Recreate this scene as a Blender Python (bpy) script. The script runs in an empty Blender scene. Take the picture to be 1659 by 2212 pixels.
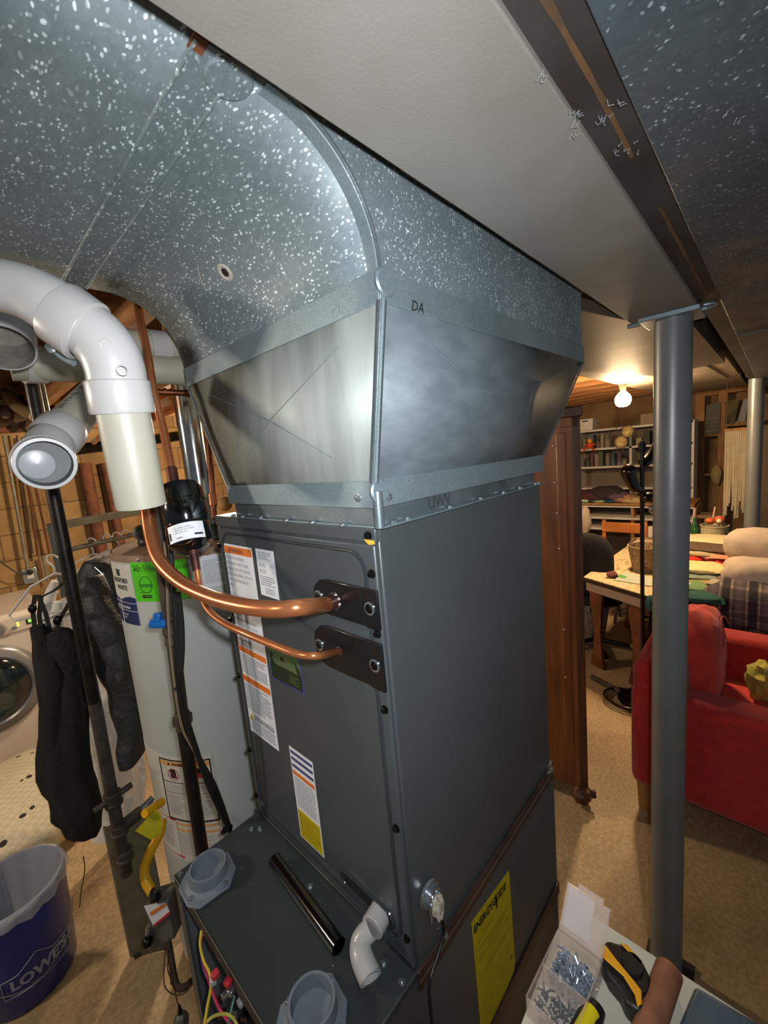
import bpy, bmesh, math, random
from mathutils import Vector, Matrix, noise
random.seed(7)
S = bpy.context.scene
COL = S.collection
PI = math.pi
V = Vector

# ------------------------------------------------------------------ camera
C0 = V((-.3763, -.3790, 1.7563)); YAW, PIT, ROL = .762167, -.138726, -.089948
FPX, CX, CY = 889.2, 829.5, 1106.0
FW = V((math.cos(YAW)*math.cos(PIT), math.sin(YAW)*math.cos(PIT), math.sin(PIT)))
_r = V((math.sin(YAW), -math.cos(YAW), 0)); _u = _r.cross(FW)
RT = _r*math.cos(ROL)+_u*math.sin(ROL); UP = -_r*math.sin(ROL)+_u*math.cos(ROL)
cd = bpy.data.cameras.new('camera'); cam = bpy.data.objects.new('camera', cd); COL.objects.link(cam)
cam.matrix_world = Matrix(((RT.x, UP.x, -FW.x, C0.x), (RT.y, UP.y, -FW.y, C0.y), (RT.z, UP.z, -FW.z, C0.z), (0, 0, 0, 1)))
cd.sensor_fit = 'HORIZONTAL'; cd.sensor_width = 36; cd.lens = FPX*36/1659; cd.clip_start = .01
S.camera = cam

# ------------------------------------------------------------------ world, lights, exposure
W = bpy.data.worlds.new('world'); S.world = W; W.use_nodes = True
W.node_tree.nodes['Background'].inputs[0].default_value = (.90, .95, 1, 1)
W.node_tree.nodes['Background'].inputs[1].default_value = .12
S.view_settings.view_transform = 'Standard'; S.view_settings.look = 'None'
S.view_settings.exposure = 0.0; S.view_settings.gamma = 1

def lamp(name, loc, power, col, rad):
    l = bpy.data.lights.new(name, 'POINT'); l.energy = power; l.color = col; l.shadow_soft_size = rad
    o = bpy.data.objects.new(name, l); COL.objects.link(o); o.location = loc
    return o
fl_ = bpy.data.lights.new('phone_flash', 'SPOT'); fl_.energy = 31; fl_.color = (.94, .97, 1); fl_.shadow_soft_size = .012; fl_.spot_size = 2.75; fl_.spot_blend = 1
flo = bpy.data.objects.new('phone_flash', fl_); COL.objects.link(flo)
flo.matrix_world = Matrix.Translation(C0+UP*.035+RT*.03-FW*.01) @ cam.matrix_world.to_3x3().to_4x4()      # the photographer's flash
BULB = V((2.97, .40, 1.99))
lamp('bulb_light', BULB, 900, (1, .68, .37), .056)
LBULB = V((1.0, 2.45, 2.08))
lamp('laundry_bulb_light', LBULB, 190, (1, .79, .54), .05)
SBULB = V((-1.45, 1.35, 2.02))
lamp('side_bulb_light', SBULB, 95, (1, .85, .66), .05)

# ------------------------------------------------------------------ points from the survey of the photo
def ray(px, py): return (FW*FPX+RT*(px-CX)-UP*(py-CY)).normalized()
def on(px, py, ax, v):
    d = ray(px, py); return C0+d*((v-C0[ax])/d[ax])
def at(px, py, d): return C0+(FW*FPX+RT*(px-CX)-UP*(py-CY))*(d/FPX)

# ------------------------------------------------------------------ materials
def nt(name):
    m = bpy.data.materials.new(name); m.use_nodes = True
    t = m.node_tree; return m, t, t.nodes['Principled BSDF']
def rgb(h):
    if isinstance(h, str):
        c = [int(h[i:i+2], 16)/255 for i in (0, 2, 4)]
        return tuple(x/12.92 if x <= .04045 else ((x+.055)/1.055)**2.4 for x in c)+(1,)
    return tuple(h)+(1,) if len(h) == 3 else tuple(h)
def coords(t, scale=(1, 1, 1), gen='Object'):
    tc = t.nodes.new('ShaderNodeTexCoord'); mp = t.nodes.new('ShaderNodeMapping')
    mp.inputs['Scale'].default_value = scale; t.links.new(tc.outputs[gen], mp.inputs[0]); return mp.outputs[0]
def noi(t, vec, scale, detail=4, rough=.55, dist=0):
    n = t.nodes.new('ShaderNodeTexNoise'); n.inputs['Scale'].default_value = scale; n.inputs['Detail'].default_value = detail
    n.inputs['Roughness'].default_value = rough; n.inputs['Distortion'].default_value = dist
    t.links.new(vec, n.inputs['Vector']); return n.outputs['Fac']
def ramp(t, fac, stops):
    r = t.nodes.new('ShaderNodeValToRGB'); e = r.color_ramp.elements
    while len(e) < len(stops): e.new(.5)
    for k, (p, c) in zip(e, stops): k.position = p; k.color = rgb(c)
    t.links.new(fac, r.inputs[0]); return r.outputs[0]
def bump(t, p, h, st, dist=.002):
    b = t.nodes.new('ShaderNodeBump'); b.inputs['Strength'].default_value = st; b.inputs['Distance'].default_value = dist
    t.links.new(h, b.inputs['Height']); t.links.new(b.outputs[0], p.inputs['Normal']); return b
def mat(name, c, rough=.5, metal=0, c2=None, ns=8, stretch=(1, 1, 1), bs=0, bst=.3, bd=.002, spec=.5, coat=0, lo=.35, hi=.65, sheen=0):
    m, t, p = nt(name)
    p.inputs['Roughness'].default_value = rough; p.inputs['Metallic'].default_value = metal
    p.inputs['Specular IOR Level'].default_value = spec; p.inputs['Coat Weight'].default_value = coat
    p.inputs['Coat Roughness'].default_value = .08
    if sheen: p.inputs['Sheen Weight'].default_value = sheen
    p.inputs['Base Color'].default_value = rgb(c)
    if c2 is None and isinstance(c, str):
        q = rgb(c); c2 = tuple(max(0, x*.86) for x in q[:3])
    if c2 is not None:
        v = coords(t, stretch); f = noi(t, v, ns)
        t.links.new(ramp(t, f, [(lo, c), (hi, c2)]), p.inputs['Base Color'])
    if bs:
        v2 = coords(t, stretch); bump(t, p, noi(t, v2, bs, 3), bst, bd)
    return m
def galv(name, base, fleck, dens=.16, scale=220, metal=.55, rough=.38, stretch=(1, 1, 1), b2=None):
    m, t, p = nt(name)
    v0 = coords(t, stretch); nn_ = t.nodes.new('ShaderNodeTexNoise'); nn_.inputs['Scale'].default_value = 55; nn_.inputs['Detail'].default_value = 2; t.links.new(v0, nn_.inputs['Vector'])
    vm = t.nodes.new('ShaderNodeVectorMath'); vm.operation = 'MULTIPLY_ADD'; t.links.new(nn_.outputs['Color'], vm.inputs[0]); vm.inputs[1].default_value = (.011, .011, .011); t.links.new(v0, vm.inputs[2]); v = vm.outputs[0]
    f1 = ramp(t, noi(t, v, 5, 5), [(.3, base), (.7, b2 or tuple(x*.72 for x in rgb(base)[:3]))])
    vo = t.nodes.new('ShaderNodeTexVoronoi'); vo.inputs['Scale'].default_value = scale; t.links.new(v, vo.inputs['Vector'])
    d = ramp(t, vo.outputs['Distance'], [(dens, (1, 1, 1)), (dens+.12, (0, 0, 0))])
    sel = noi(t, v, scale*.35, 1)
    s2 = ramp(t, sel, [(.40, (0, 0, 0)), (.54, (1, 1, 1))])
    mu = t.nodes.new('ShaderNodeMath'); mu.operation = 'MULTIPLY'; t.links.new(d, mu.inputs[0]); t.links.new(s2, mu.inputs[1])
    sp = ramp(t, vo.outputs['Color'], [(0, (.78, .78, .78)), (1, (1.12, 1.12, 1.12))])
    mm = t.nodes.new('ShaderNodeMix'); mm.data_type = 'RGBA'; mm.blend_type = 'MULTIPLY'; mm.inputs[0].default_value = .7
    t.links.new(f1, mm.inputs[6]); t.links.new(sp, mm.inputs[7])
    mx = t.nodes.new('ShaderNodeMix'); mx.data_type = 'RGBA'; m3 = t.nodes.new('ShaderNodeMath'); m3.operation = 'MULTIPLY'; t.links.new(mu.outputs[0], m3.inputs[0]); t.links.new(ramp(t, vo.outputs['Color'], [(.1, (.25, .25, .25)), (.75, (1, 1, 1))]), m3.inputs[1]); t.links.new(m3.outputs[0], mx.inputs[0])
    t.links.new(mm.outputs[2], mx.inputs[6]); mx.inputs[7].default_value = rgb(fleck)
    t.links.new(mx.outputs[2], p.inputs['Base Color'])
    p.inputs['Metallic'].default_value = metal
    rr = ramp(t, noi(t, v, 9, 4), [(.3, (rough*.8,)*3), (.7, (min(1, rough*1.3),)*3)]); t.links.new(rr, p.inputs['Roughness'])
    bump(t, p, vo.outputs['Distance'], .08, .001)
    return m
M = {}
M['galv'] = galv('galvanized_spangle', '7c888b', 'd6e2e4', .24, 230, .25, .6, stretch=(1, .55, 1), b2='67747a')
M['galv_smooth'] = galv('galvanized_sheet', '8d9a9e', 'b9c6c9', .05, 500, .72, .34, b2='5f6a6e')
M['galv_band'] = galv('galvanized_band', '8fa0a6', 'c4d2d6', .06, 420, .55, .42)
M['galv_dull'] = galv('galvanized_dull', '5a6062', '8a9294', .1, 160, .4, .55)
M['soffit'] = mat('painted_duct', '82817b', .75, 0, '726f67', 3, bs=300, bst=.15)
M['cab'] = mat('charcoal_enamel', '4d5457', .36, .22, '464c4f', 3, bs=700, bst=.12, bd=.0004, spec=.5)
M['cabgloss'] = mat('charcoal_gloss', '3e4448', .2, .35, '363c40', 3)
M['deck'] = mat('charcoal_deck', '3c4343', .44, .2, '343b3b', 4, bs=800, bst=.2, bd=.0004)
M['ledge'] = mat('glossy_ledge', '54403c', .32, .45, '3a2c2c', 8)  # reddish tint paints in the reflection of the red armchair
M['edge'] = mat('bare_edge', 'a9a79a', .25, .8)
M['blackmetal'] = mat('black_enamel', '15171a', .3, .2, bs=40, bst=.1, coat=.3)
M['driver'] = mat('gloss_black', '060708', .12, .1, coat=1)
M['copper'] = mat('copper_tube', 'dc8f60', .25, .75, 'b56a40', 9, lo=.3, hi=.75)
M['copperdark'] = mat('heat_tinted_copper', '8a5a4c', .38, .85, '5f3f45', 30)
M['coppermid'] = mat('aged_copper', '9a5c3a', .4, .7, '5d3523', 14)
M['solder'] = mat('solder', 'a8a29c', .3, .9, '6f6864', 60, bs=150, bst=.6)
M['pvc'] = mat('white_plastic', 'adabaa', .32, 0, 'a5a3a1', 4, coat=.3)
M['pvcpipe'] = mat('cream_plastic_pipe', 'a5a395', .42, 0, '9a9686', 6, coat=.15)
M['pvcin'] = mat('shaded_bore', '686c6d', .6, 0, '5f6363', 30)  # grey paints the shade inside the white plastic pipe
M['iron'] = mat('black_iron_pipe', '191715', .4, .5, '2d2622', 20, bs=120, bst=.3)
M['rustpipe'] = mat('dusty_iron', '4e453b', .7, .3, '372c24', 25, bs=120, bst=.5)
M['rust'] = mat('rusty_cast_iron', '75452c', .8, .2, '51301f', 12, bs=50, bst=.4)
M['conduit'] = mat('old_conduit', '8e8a78', .6, .4, '6d6858', 10)
M['chrome'] = mat('bright_flue', 'c9ccce', .12, 1, 'aeb3b6', 4, bs=6, bst=.25, bd=.01)
M['heater'] = mat('heater_enamel', 'b4bab8', .38, 0, 'a9afac', 2, coat=.1)
M['heatertop'] = mat('dusty_heater_top', '9a8068', .8, 0, '6f5a48', 12)
M['paper'] = mat('label_paper', 'e4e6ea', .45, 0, 'd8dade', 20)
M['paperc'] = mat('label_cream', 'd0cfc6', .5, 0)
M['orange'] = mat('warning_orange', 'e0762c', .5)
M['peach'] = mat('peach_bar', 'e0a468', .5)
M['ink'] = mat('ink', '35373c', .6)
M['inkmid'] = mat('grey_ink', '8c8f96', .6)
M['black'] = mat('black_ink', '0c0c0e', .6)
M['red'] = mat('red_ink', 'c3303a', .5)
M['navy'] = mat('navy_print', '22305f', .35)
M['navystripe'] = mat('indigo_print', '3c4376', .5)
M['yellow'] = mat('yellow_label', 'c2ad00', .5, 0, 'b39d00', 60)
M['green'] = mat('green_sticker', '58d21a', .4)
M['holo'] = mat('hologram_green', '3f9460', .25, .6, '8e8f66', 9)
M['holodark'] = mat('hologram_dark', '1c4a36', .25, .6, '3b4a3a', 12)
M['holoedge'] = mat('hologram_edge', '8d8ac8', .2, .7, '5a4be0', 12)
M['steelscrew'] = mat('zinc_screw', 'c2ccd2', .2, .9)
M['blackscrew'] = mat('black_screw', '0c0d0e', .3, .4)
M['collar'] = mat('grey_rubber_collar', '707a83', .6, 0, '646e77', 10, bs=80, bst=.2)
M['blue'] = mat('blue_valve_handle', '1464b4', .3, coat=.4)
M['wire'] = mat('black_cable', '0e0e0f', .5)
M['brownwire'] = mat('brown_wire', '4d2a20', .6)
M['twine'] = mat('dusty_cable', '7d6850', .8)
M['yelpipe'] = mat('yellow_gas_line', 'e0a800', .35, 0, 'd09a00', 20, bs=300, bst=.3)
M['yeltag'] = mat('yellow_tag', 'b3ab12', .6, 0, 'a09810', 40)
M['castalu'] = mat('gas_valve_body', '77756e', .5, .5, '5c5b56', 30, bs=80, bst=.4)
M['washer'] = mat('washer_white', 'd6ccc0', .3, 0, 'cfc4b6', 2, coat=.3)
M['greyplastic'] = mat('grey_plastic', '8f8f92', .3, .3, '7d7d80', 3)
M['washglass'] = mat('dark_door_glass', '0b1416', .06, 0, '12333c', 4, coat=1)
M['lcd'] = mat('lit_display', '2d3a12', .3)
M['cloth_black'] = mat('black_cloth', '08080a', .92, 0, '101115', 6, bs=60, bst=.6, bd=.01)
M['puffer'] = mat('charcoal_nylon', '22262b', .6, 0, '181b1f', 9, bs=22, bst=.8, bd=.015)
M['hanger'] = mat('white_hanger', 'c8c8c4', .35)
M['rack'] = mat('grey_rack_steel', '70726f', .45, .6, '5d5f5d', 14)
M['bucket'] = mat('navy_bucket', '062a8a', .35, 0, '05206a', 3, coat=.2)
M['bucketprint'] = mat('bucket_print', '9ea3b2', .4)
M['cordthin'] = mat('thin_cord', '3a2e26', .8)
M['leather'] = mat('brown_strap', '8c5230', .5, coat=.2)
M['sheet'] = mat('dusty_sheet_steel', '6e6c5a', .55, .3, '58584a', 8, bs=60, bst=.2)
M['woodcab'] = mat('reddish_wood', '8a5028', .42, 0, '66381a', 4, stretch=(5, 5, .6), coat=.15)
M['woodedge'] = mat('dark_wood_edge', '5a2f16', .5, 0, '3a1c0d', 5, stretch=(6, 6, .7))
M['lightwood'] = mat('pale_wood', 'a8763e', .55, 0, '8c5c2c', 5, stretch=(5, 5, .8))
M['joist'] = mat('joist_wood', 'a87443', .75, 0, '7d5028', 4, stretch=(8, 1, 8))
M['stud'] = mat('stud_wood', 'a67646', .7, 0, '835a32', 4, stretch=(8, 8, 1))
M['redsofa'] = mat('red_upholstery', 'b01f14', .85, 0, '9c170f', 30, bs=500, bst=.5, bd=.002, sheen=.2)
M['redcush'] = mat('red_cushion', 'd03a26', .85, 0, 'bc2e1e', 14, bs=26, bst=.5, bd=.012, sheen=.2)  # brighter red than the upholstery: bulb light put into the colour
M['post'] = mat('grey_painted_post', '76797b', .38, .25, '6c6f70', 6, bs=400, bst=.1, bd=.0005)
M['ibeam'] = mat('rusty_steel', '3c3a38', .7, .2, '2c221c', 5, bs=60, bst=.4)
M['ruststreak'] = mat('rust_streak', '6a4a26', .8, .1, '4a3826', 20)
M['white_shelf'] = mat('white_shelf', 'c9c3b8', .5)
M['tabletop'] = mat('worn_cream_table', 'd9c49a', .4, 0, '9a7c52', 14, stretch=(1, 3, 1), lo=.5, hi=.72)
M['tableedge'] = mat('dark_table_edge', '2a1a12', .5)
M['apron'] = mat('pale_apron', 'a08c78', .6)
M['tableleg'] = mat('brown_table_leg', '70381c', .45, 0, '4a2410', 6, coat=.2)
M['orangewood'] = mat('orange_chair_wood', 'b06a2a', .45, 0, '93521c', 6)
M['wicker'] = mat('wicker', 'a58a6a', .8, 0, '6e5640', 60, bs=140, bst=.8, bd=.004)
M['pillow'] = mat('beige_pillow', 'bfae9c', .9, 0, 'a8978a', 4, bs=12, bst=.4, bd=.01)
M['stool'] = mat('board_top', 'c3bfae', .6, 0, 'b6b19e', 5)
M['dowel'] = mat('brown_dowel', '8a5a40', .6, 0, '6a3e2a', 8, stretch=(3, 3, 3))
M['tapeyel'] = mat('tool_yellow', 'dc9c1c', .4)
M['toolblack'] = mat('tool_black', '121110', .45)
M['tray'] = mat('grey_blue_tray', '4c5a64', .35, 0, coat=.2)
M['screwheap'] = mat('zinc_heap', 'b4c0cc', .28, .55, '76838f', 90)
M['gasket'] = mat('caulk', 'a9a59a', .8)
M['hole'] = mat('dark_hole', '050505', .9)
M['tape'] = mat('rag', 'c9c2b0', .9, 0, '8d8470', 40, bs=80, bst=.8)
M['concrete_wall'] = None
def solid(h, r=.6, c2=None, n=20):
    k = 's'+h
    if k not in M: M[k] = mat('dye_'+h, h, r, 0, c2, n)
    return M[k]
def glassy(name, col, alpha, rough=.15, tint=None):
    m, t, p = nt(name)
    p.inputs['Base Color'].default_value = rgb(col); p.inputs['Roughness'].default_value = rough
    p.inputs['Alpha'].default_value = alpha; return m
M['clear'] = glassy('clear_plastic', 'd8c8be', .28, .08)
def film():
    m, t, p = nt('plastic_film'); p.inputs['Base Color'].default_value = rgb('e4e2de'); p.inputs['Roughness'].default_value = .25
    v = coords(t, (1, 1, .5)); f = noi(t, v, 14, 5, .6, 1.5)
    a = ramp(t, f, [(.38, (.35, .35, .35)), (.62, (.9, .9, .9))]); t.links.new(a, p.inputs['Alpha'])
    bump(t, p, f, .8, .02); return m
M['film'] = film()
def floor_mat():
    m, t, p = nt('concrete_floor'); v = coords(t)
    a = ramp(t, noi(t, v, 2.2, 8, .6), [(.3, 'b9a07a'), (.55, 'a48b66'), (.75, '83704f')])
    b = ramp(t, noi(t, v, 60, 4), [(.35, (.75, .75, .75)), (.65, (1.1, 1.1, 1.1))])
    mm = t.nodes.new('ShaderNodeMix'); mm.data_type = 'RGBA'; mm.blend_type = 'MULTIPLY'; mm.inputs[0].default_value = 1
    t.links.new(a, mm.inputs[6]); t.links.new(b, mm.inputs[7]); t.links.new(mm.outputs[2], p.inputs['Base Color'])
    p.inputs['Roughness'].default_value = .55; bump(t, p, noi(t, v, 40, 6), .25, .004); return m
def block_mat():
    m, t, p = nt('block_wall'); tc = t.nodes.new('ShaderNodeTexCoord'); sx = t.nodes.new('ShaderNodeSeparateXYZ'); cx = t.nodes.new('ShaderNodeCombineXYZ')
    t.links.new(tc.outputs['Object'], sx.inputs[0]); ad = t.nodes.new('ShaderNodeMath'); t.links.new(sx.outputs[0], ad.inputs[0]); t.links.new(sx.outputs[1], ad.inputs[1])
    t.links.new(ad.outputs[0], cx.inputs[0]); t.links.new(sx.outputs[2], cx.inputs[1])
    b = t.nodes.new('ShaderNodeTexBrick'); b.inputs['Scale'].default_value = 1; b.inputs['Brick Width'].default_value = .4
    b.inputs['Row Height'].default_value = .2; b.inputs['Mortar Size'].default_value = .007; b.inputs['Mortar Smooth'].default_value = .4
    b.inputs['Color1'].default_value = rgb('a98a5e'); b.inputs['Color2'].default_value = rgb('8d6f48'); b.inputs['Mortar'].default_value = rgb('6b543a')
    t.links.new(cx.outputs[0], b.inputs['Vector'])
    n = ramp(t, noi(t, tc.outputs['Object'], 2.4, 7, .65), [(.35, (1.15, 1.1, 1.0)), (.7, (.45, .42, .38))])
    mm = t.nodes.new('ShaderNodeMix'); mm.data_type = 'RGBA'; mm.blend_type = 'MULTIPLY'; mm.inputs[0].default_value = 1
    t.links.new(b.outputs['Color'], mm.inputs[6]); t.links.new(n, mm.inputs[7]); t.links.new(mm.outputs[2], p.inputs['Base Color'])
    p.inputs['Roughness'].default_value = .9; bump(t, p, noi(t, tc.outputs['Object'], 70, 4), .4, .005); return m
def plaid():
    m, t, p = nt('plaid_wool'); v = coords(t); sx = t.nodes.new('ShaderNodeSeparateXYZ'); t.links.new(v, sx.inputs[0])
    outs = []
    for ax in (1, 2):
        w = t.nodes.new('ShaderNodeMath'); w.operation = 'PINGPONG'; w.inputs[1].default_value = .06; t.links.new(sx.outputs[ax], w.inputs[0])
        outs.append(ramp(t, w.outputs[0], [(.0, '3a3240'), (.018, '3a3240'), (.022, 'a89a8e'), (.028, 'c9bdb0'), (.032, '6a6068'), (.055, '8c8088')]))
    mm = t.nodes.new('ShaderNodeMix'); mm.data_type = 'RGBA'; mm.blend_type = 'MULTIPLY'; mm.inputs[0].default_value = .8
    t.links.new(outs[0], mm.inputs[6]); t.links.new(outs[1], mm.inputs[7]); t.links.new(mm.outputs[2], p.inputs['Base Color'])
    p.inputs['Roughness'].default_value = .9; return m
def toteprint():
    m, t, p = nt('triangle_print'); v = coords(t, (1, 1, 1)); vo = t.nodes.new('ShaderNodeTexVoronoi'); vo.inputs['Scale'].default_value = 12
    t.links.new(v, vo.inputs['Vector']); ch = t.nodes.new('ShaderNodeTexChecker'); ch.inputs['Scale'].default_value = 44
    ch.inputs['Color1'].default_value = rgb('cfc6ae'); ch.inputs['Color2'].default_value = rgb('c2b89e')
    t.links.new(v, ch.inputs['Vector']); s = ramp(t, vo.outputs['Distance'], [(.17, (1, 1, 1)), (.19, (0, 0, 0))])
    mx = t.nodes.new('ShaderNodeMix'); mx.data_type = 'RGBA'; t.links.new(s, mx.inputs[0]); t.links.new(ch.outputs[0], mx.inputs[6])
    mx.inputs[7].default_value = rgb('2a2524'); t.links.new(mx.outputs[2], p.inputs['Base Color']); p.inputs['Roughness'].default_value = .8; return m
def emit(name, col, st):
    m, t, p = nt(name); p.inputs['Base Color'].default_value = rgb(col); p.inputs['Emission Color'].default_value = rgb(col)
    p.inputs['Emission Strength'].default_value = st; return m
M['floor'] = floor_mat(); M['block'] = block_mat(); M['plaid'] = plaid(); M['tote'] = toteprint()
M['bulb'] = emit('lit_bulb', (1, .74, .38), 30); M['liner'] = glassy('bag_liner', 'cfd4dc', .55, .25)
M['greenled'] = emit('green_led', (.3, .9, .1), .6); M['amberled'] = emit('amber_led', (1, .7, .1), 1.2)

# ------------------------------------------------------------------ mesh helpers
class MB:
    def __init__(s): s.v = []; s.f = []
    def add(s, vs, fs):
        b = len(s.v); s.v += [V(x) for x in vs]; s.f += [tuple(b+i for i in f) for f in fs]; return s
    def box(s, a, b, rz=0, piv=None):
        x0, y0, z0 = a; x1, y1, z1 = b
        vs = [V((x, y, z)) for x in (x0, x1) for y in (y0, y1) for z in (z0, z1)]
        if rz:
            p = V(piv) if piv is not None else V(((x0+x1)/2, (y0+y1)/2, 0)); R = Matrix.Rotation(rz, 3, 'Z'); vs = [R@(q-p)+p for q in vs]
        return s.add(vs, [(0, 1, 3, 2), (4, 6, 7, 5), (0, 4, 5, 1), (2, 3, 7, 6), (0, 2, 6, 4), (1, 5, 7, 3)])
    def hexa(s, v8): return s.add(v8, [(0, 3, 2, 1), (4, 5, 6, 7), (0, 1, 5, 4), (1, 2, 6, 5), (2, 3, 7, 6), (3, 0, 4, 7)])
    def slab(s, pts, n, th):      # polygon + thickness along n
        pts = [V(p) for p in pts]; n = V(n).normalized()*th; k = len(pts)
        return s.add(pts+[p+n for p in pts], [tuple(range(k-1, -1, -1)), tuple(range(k, 2*k))]+[(i, (i+1) % k, k+(i+1) % k, k+i) for i in range(k)])
    def tube(s, pts, r, seg=12, cap=True, smooth=0):
        pts = [V(p) for p in pts]; rs = r if isinstance(r, (list, tuple)) else [r]*len(pts)
        if smooth:
            P, Rr = [], []
            for i in range(len(pts)-1):
                a = pts[max(i-1, 0)]; b = pts[i]; c = pts[i+1]; d = pts[min(i+2, len(pts)-1)]
                for k in range(smooth):
                    t = k/smooth; P.append(.5*((2*b)+(c-a)*t+(2*a-5*b+4*c-d)*t*t+(3*b-a-3*c+d)*t**3)); Rr.append(rs[i]*(1-t)+rs[i+1]*t)
            P.append(pts[-1]); Rr.append(rs[-1]); pts, rs = P, Rr
        n = len(pts); vs = []; fs = []
        t0 = (pts[1]-pts[0]).normalized(); up = V((0, 0, 1)) if abs(t0.z) < .9 else V((1, 0, 0)); a = t0.cross(up).normalized()
        for i, p in enumerate(pts):
            t = (pts[min(i+1, n-1)]-pts[max(i-1, 0)])
            t = t.normalized() if t.length > 1e-9 else t0
            a = (a-t*a.dot(t)).normalized(); b = t.cross(a)
            for k in range(seg):
                an = 2*PI*k/seg; vs.append(p+(a*math.cos(an)+b*math.sin(an))*rs[i])
        for i in range(n-1):
            for k in range(seg): fs.append((i*seg+k, i*seg+(k+1) % seg, (i+1)*seg+(k+1) % seg, (i+1)*seg+k))
        if cap: fs += [tuple(range(seg-1, -1, -1)), tuple(range((n-1)*seg, n*seg))]
        return s.add(vs, fs)
    def cyl(s, a, b, r, seg=20, r2=None): return s.tube([a, b], [r, r if r2 is None else r2], seg)
    def lathe(s, o, axis, prof, seg=28):    # prof: (radius, height) along axis
        o = V(o); ax = V(axis).normalized(); up = V((0, 0, 1)) if abs(ax.z) < .9 else V((1, 0, 0)); a = ax.cross(up).normalized(); b = ax.cross(a)
        vs = []; fs = []
        for (r, h) in prof:
            for k in range(seg):
                an = 2*PI*k/seg; vs.append(o+ax*h+(a*math.cos(an)+b*math.sin(an))*max(r, 1e-5))
        for i in range(len(prof)-1):
            for k in range(seg): fs.append((i*seg+k, i*seg+(k+1) % seg, (i+1)*seg+(k+1) % seg, (i+1)*seg+k))
        return s.add(vs, fs)
    def ball(s, c, r, seg=14, rings=8, sc=(1, 1, 1), nz=0, nsc=5, pw=1):
        c = V(c); vs = []; fs = []
        for i in range(rings+1):
            th = PI*i/rings
            for k in range(seg):
                ph = 2*PI*k/seg; d = V((math.sin(th)*math.cos(ph), math.sin(th)*math.sin(ph), math.cos(th)))
                if pw != 1: d = V([math.copysign(abs(q)**pw, q) for q in d])
                rr = r*(1+nz*noise.noise(d*nsc+c*7)); vs.append(c+V((d.x*sc[0], d.y*sc[1], d.z*sc[2]))*rr)
        for i in range(rings):
            for k in range(seg): fs.append((i*seg+k, (i+1)*seg+k, (i+1)*seg+(k+1) % seg, i*seg+(k+1) % seg))
        return s.add(vs, fs)
    def loft(s, secs, wdir, seg=24, nz=.0, nsc=6, fold=0, nf=9):   # secs: (center, half width, half depth)
        w = V(wdir).normalized(); vs = []; fs = []; n = len(secs)
        for i, (c, a, b) in enumerate(secs):
            c = V(c); dd = w.cross(V((0, 0, 1))).normalized()
            for k in range(seg):
                an = 2*PI*k/seg; f = 1+fold*math.sin(nf*an+i*.35)
                p = c+w*math.cos(an)*a*f+dd*math.sin(an)*b*f
                if nz: p += V((noise.noise(p*nsc), noise.noise(p*nsc+V((9, 0, 0))), noise.noise(p*nsc+V((0, 7, 0)))))*nz
                vs.append(p)
        for i in range(n-1):
            for k in range(seg): fs.append((i*seg+k, i*seg+(k+1) % seg, (i+1)*seg+(k+1) % seg, (i+1)*seg+k))
        fs += [tuple(range(seg-1, -1, -1)), tuple(range((n-1)*seg, n*seg))]
        return s.add(vs, fs)
    def grid(s, f, nu, nv):
        vs = [f(i/nu, j/nv) for j in range(nv+1) for i in range(nu+1)]
        return s.add(vs, [(j*(nu+1)+i, j*(nu+1)+i+1, (j+1)*(nu+1)+i+1, (j+1)*(nu+1)+i) for j in range(nv) for i in range(nu)])
    def build(s, name, m, parent=None, bevel=0, ang=40, flat=False, solid_=0, **tags):
        if isinstance(m, str): m = M[m]
        me = bpy.data.meshes.new(name)
        if parent is None:
            lo = V([min(v[i] for v in s.v) for i in range(3)]); hi = V([max(v[i] for v in s.v) for i in range(3)])
            o0 = V(((lo.x+hi.x)/2, (lo.y+hi.y)/2, lo.z))
        else: o0 = parent.matrix_world.translation if parent.parent is None and parent.type == 'EMPTY' else WLOC[parent.name]
        me.from_pydata([tuple(v-o0) for v in s.v], [], s.f); me.update()
        bm = bmesh.new(); bm.from_mesh(me); bmesh.ops.recalc_face_normals(bm, faces=bm.faces); bm.to_mesh(me); bm.free()
        me.materials.append(m)
        if not flat:
            for p in me.polygons: p.use_smooth = True
            me.set_sharp_from_angle(angle=math.radians(ang))
        o = bpy.data.objects.new(name, me); COL.objects.link(o)
        if parent is None: o.location = o0
        else: o.parent = parent
        WLOC[o.name] = o0.copy()
        if bevel:
            b = o.modifiers.new('bevel', 'BEVEL'); b.width = bevel; b.segments = 2; b.limit_method = 'ANGLE'; b.angle_limit = math.radians(40)
        if solid_:
            b = o.modifiers.new('solid', 'SOLIDIFY'); b.thickness = solid_; b.offset = 0
        for k, v in tags.items(): o[k] = v
        return o
WLOC = {}
def thing(name, loc, label, cat, group=None):
    o = bpy.data.objects.new(name, None); COL.objects.link(o); o.location = V(loc); o.empty_display_size = .05
    o.matrix_world = Matrix.Translation(V(loc)); WLOC[o.name] = V(loc)
    o['label'] = label; o['category'] = cat
    if group: o['group'] = group
    return o
def tag(o, label, cat, group=None, kind=None):
    o['label'] = label; o['category'] = cat
    if group: o['group'] = group
    if kind: o['kind'] = kind
    return o
def dup(root, delta, label):
    r = root.copy(); COL.objects.link(r); r.location = root.location+V(delta); r['label'] = label
    for ch in list(root.children):
        c = ch.copy(); COL.objects.link(c); c.parent = r
        for g in list(ch.children):
            d = g.copy(); COL.objects.link(d); d.parent = c
    return r
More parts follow.
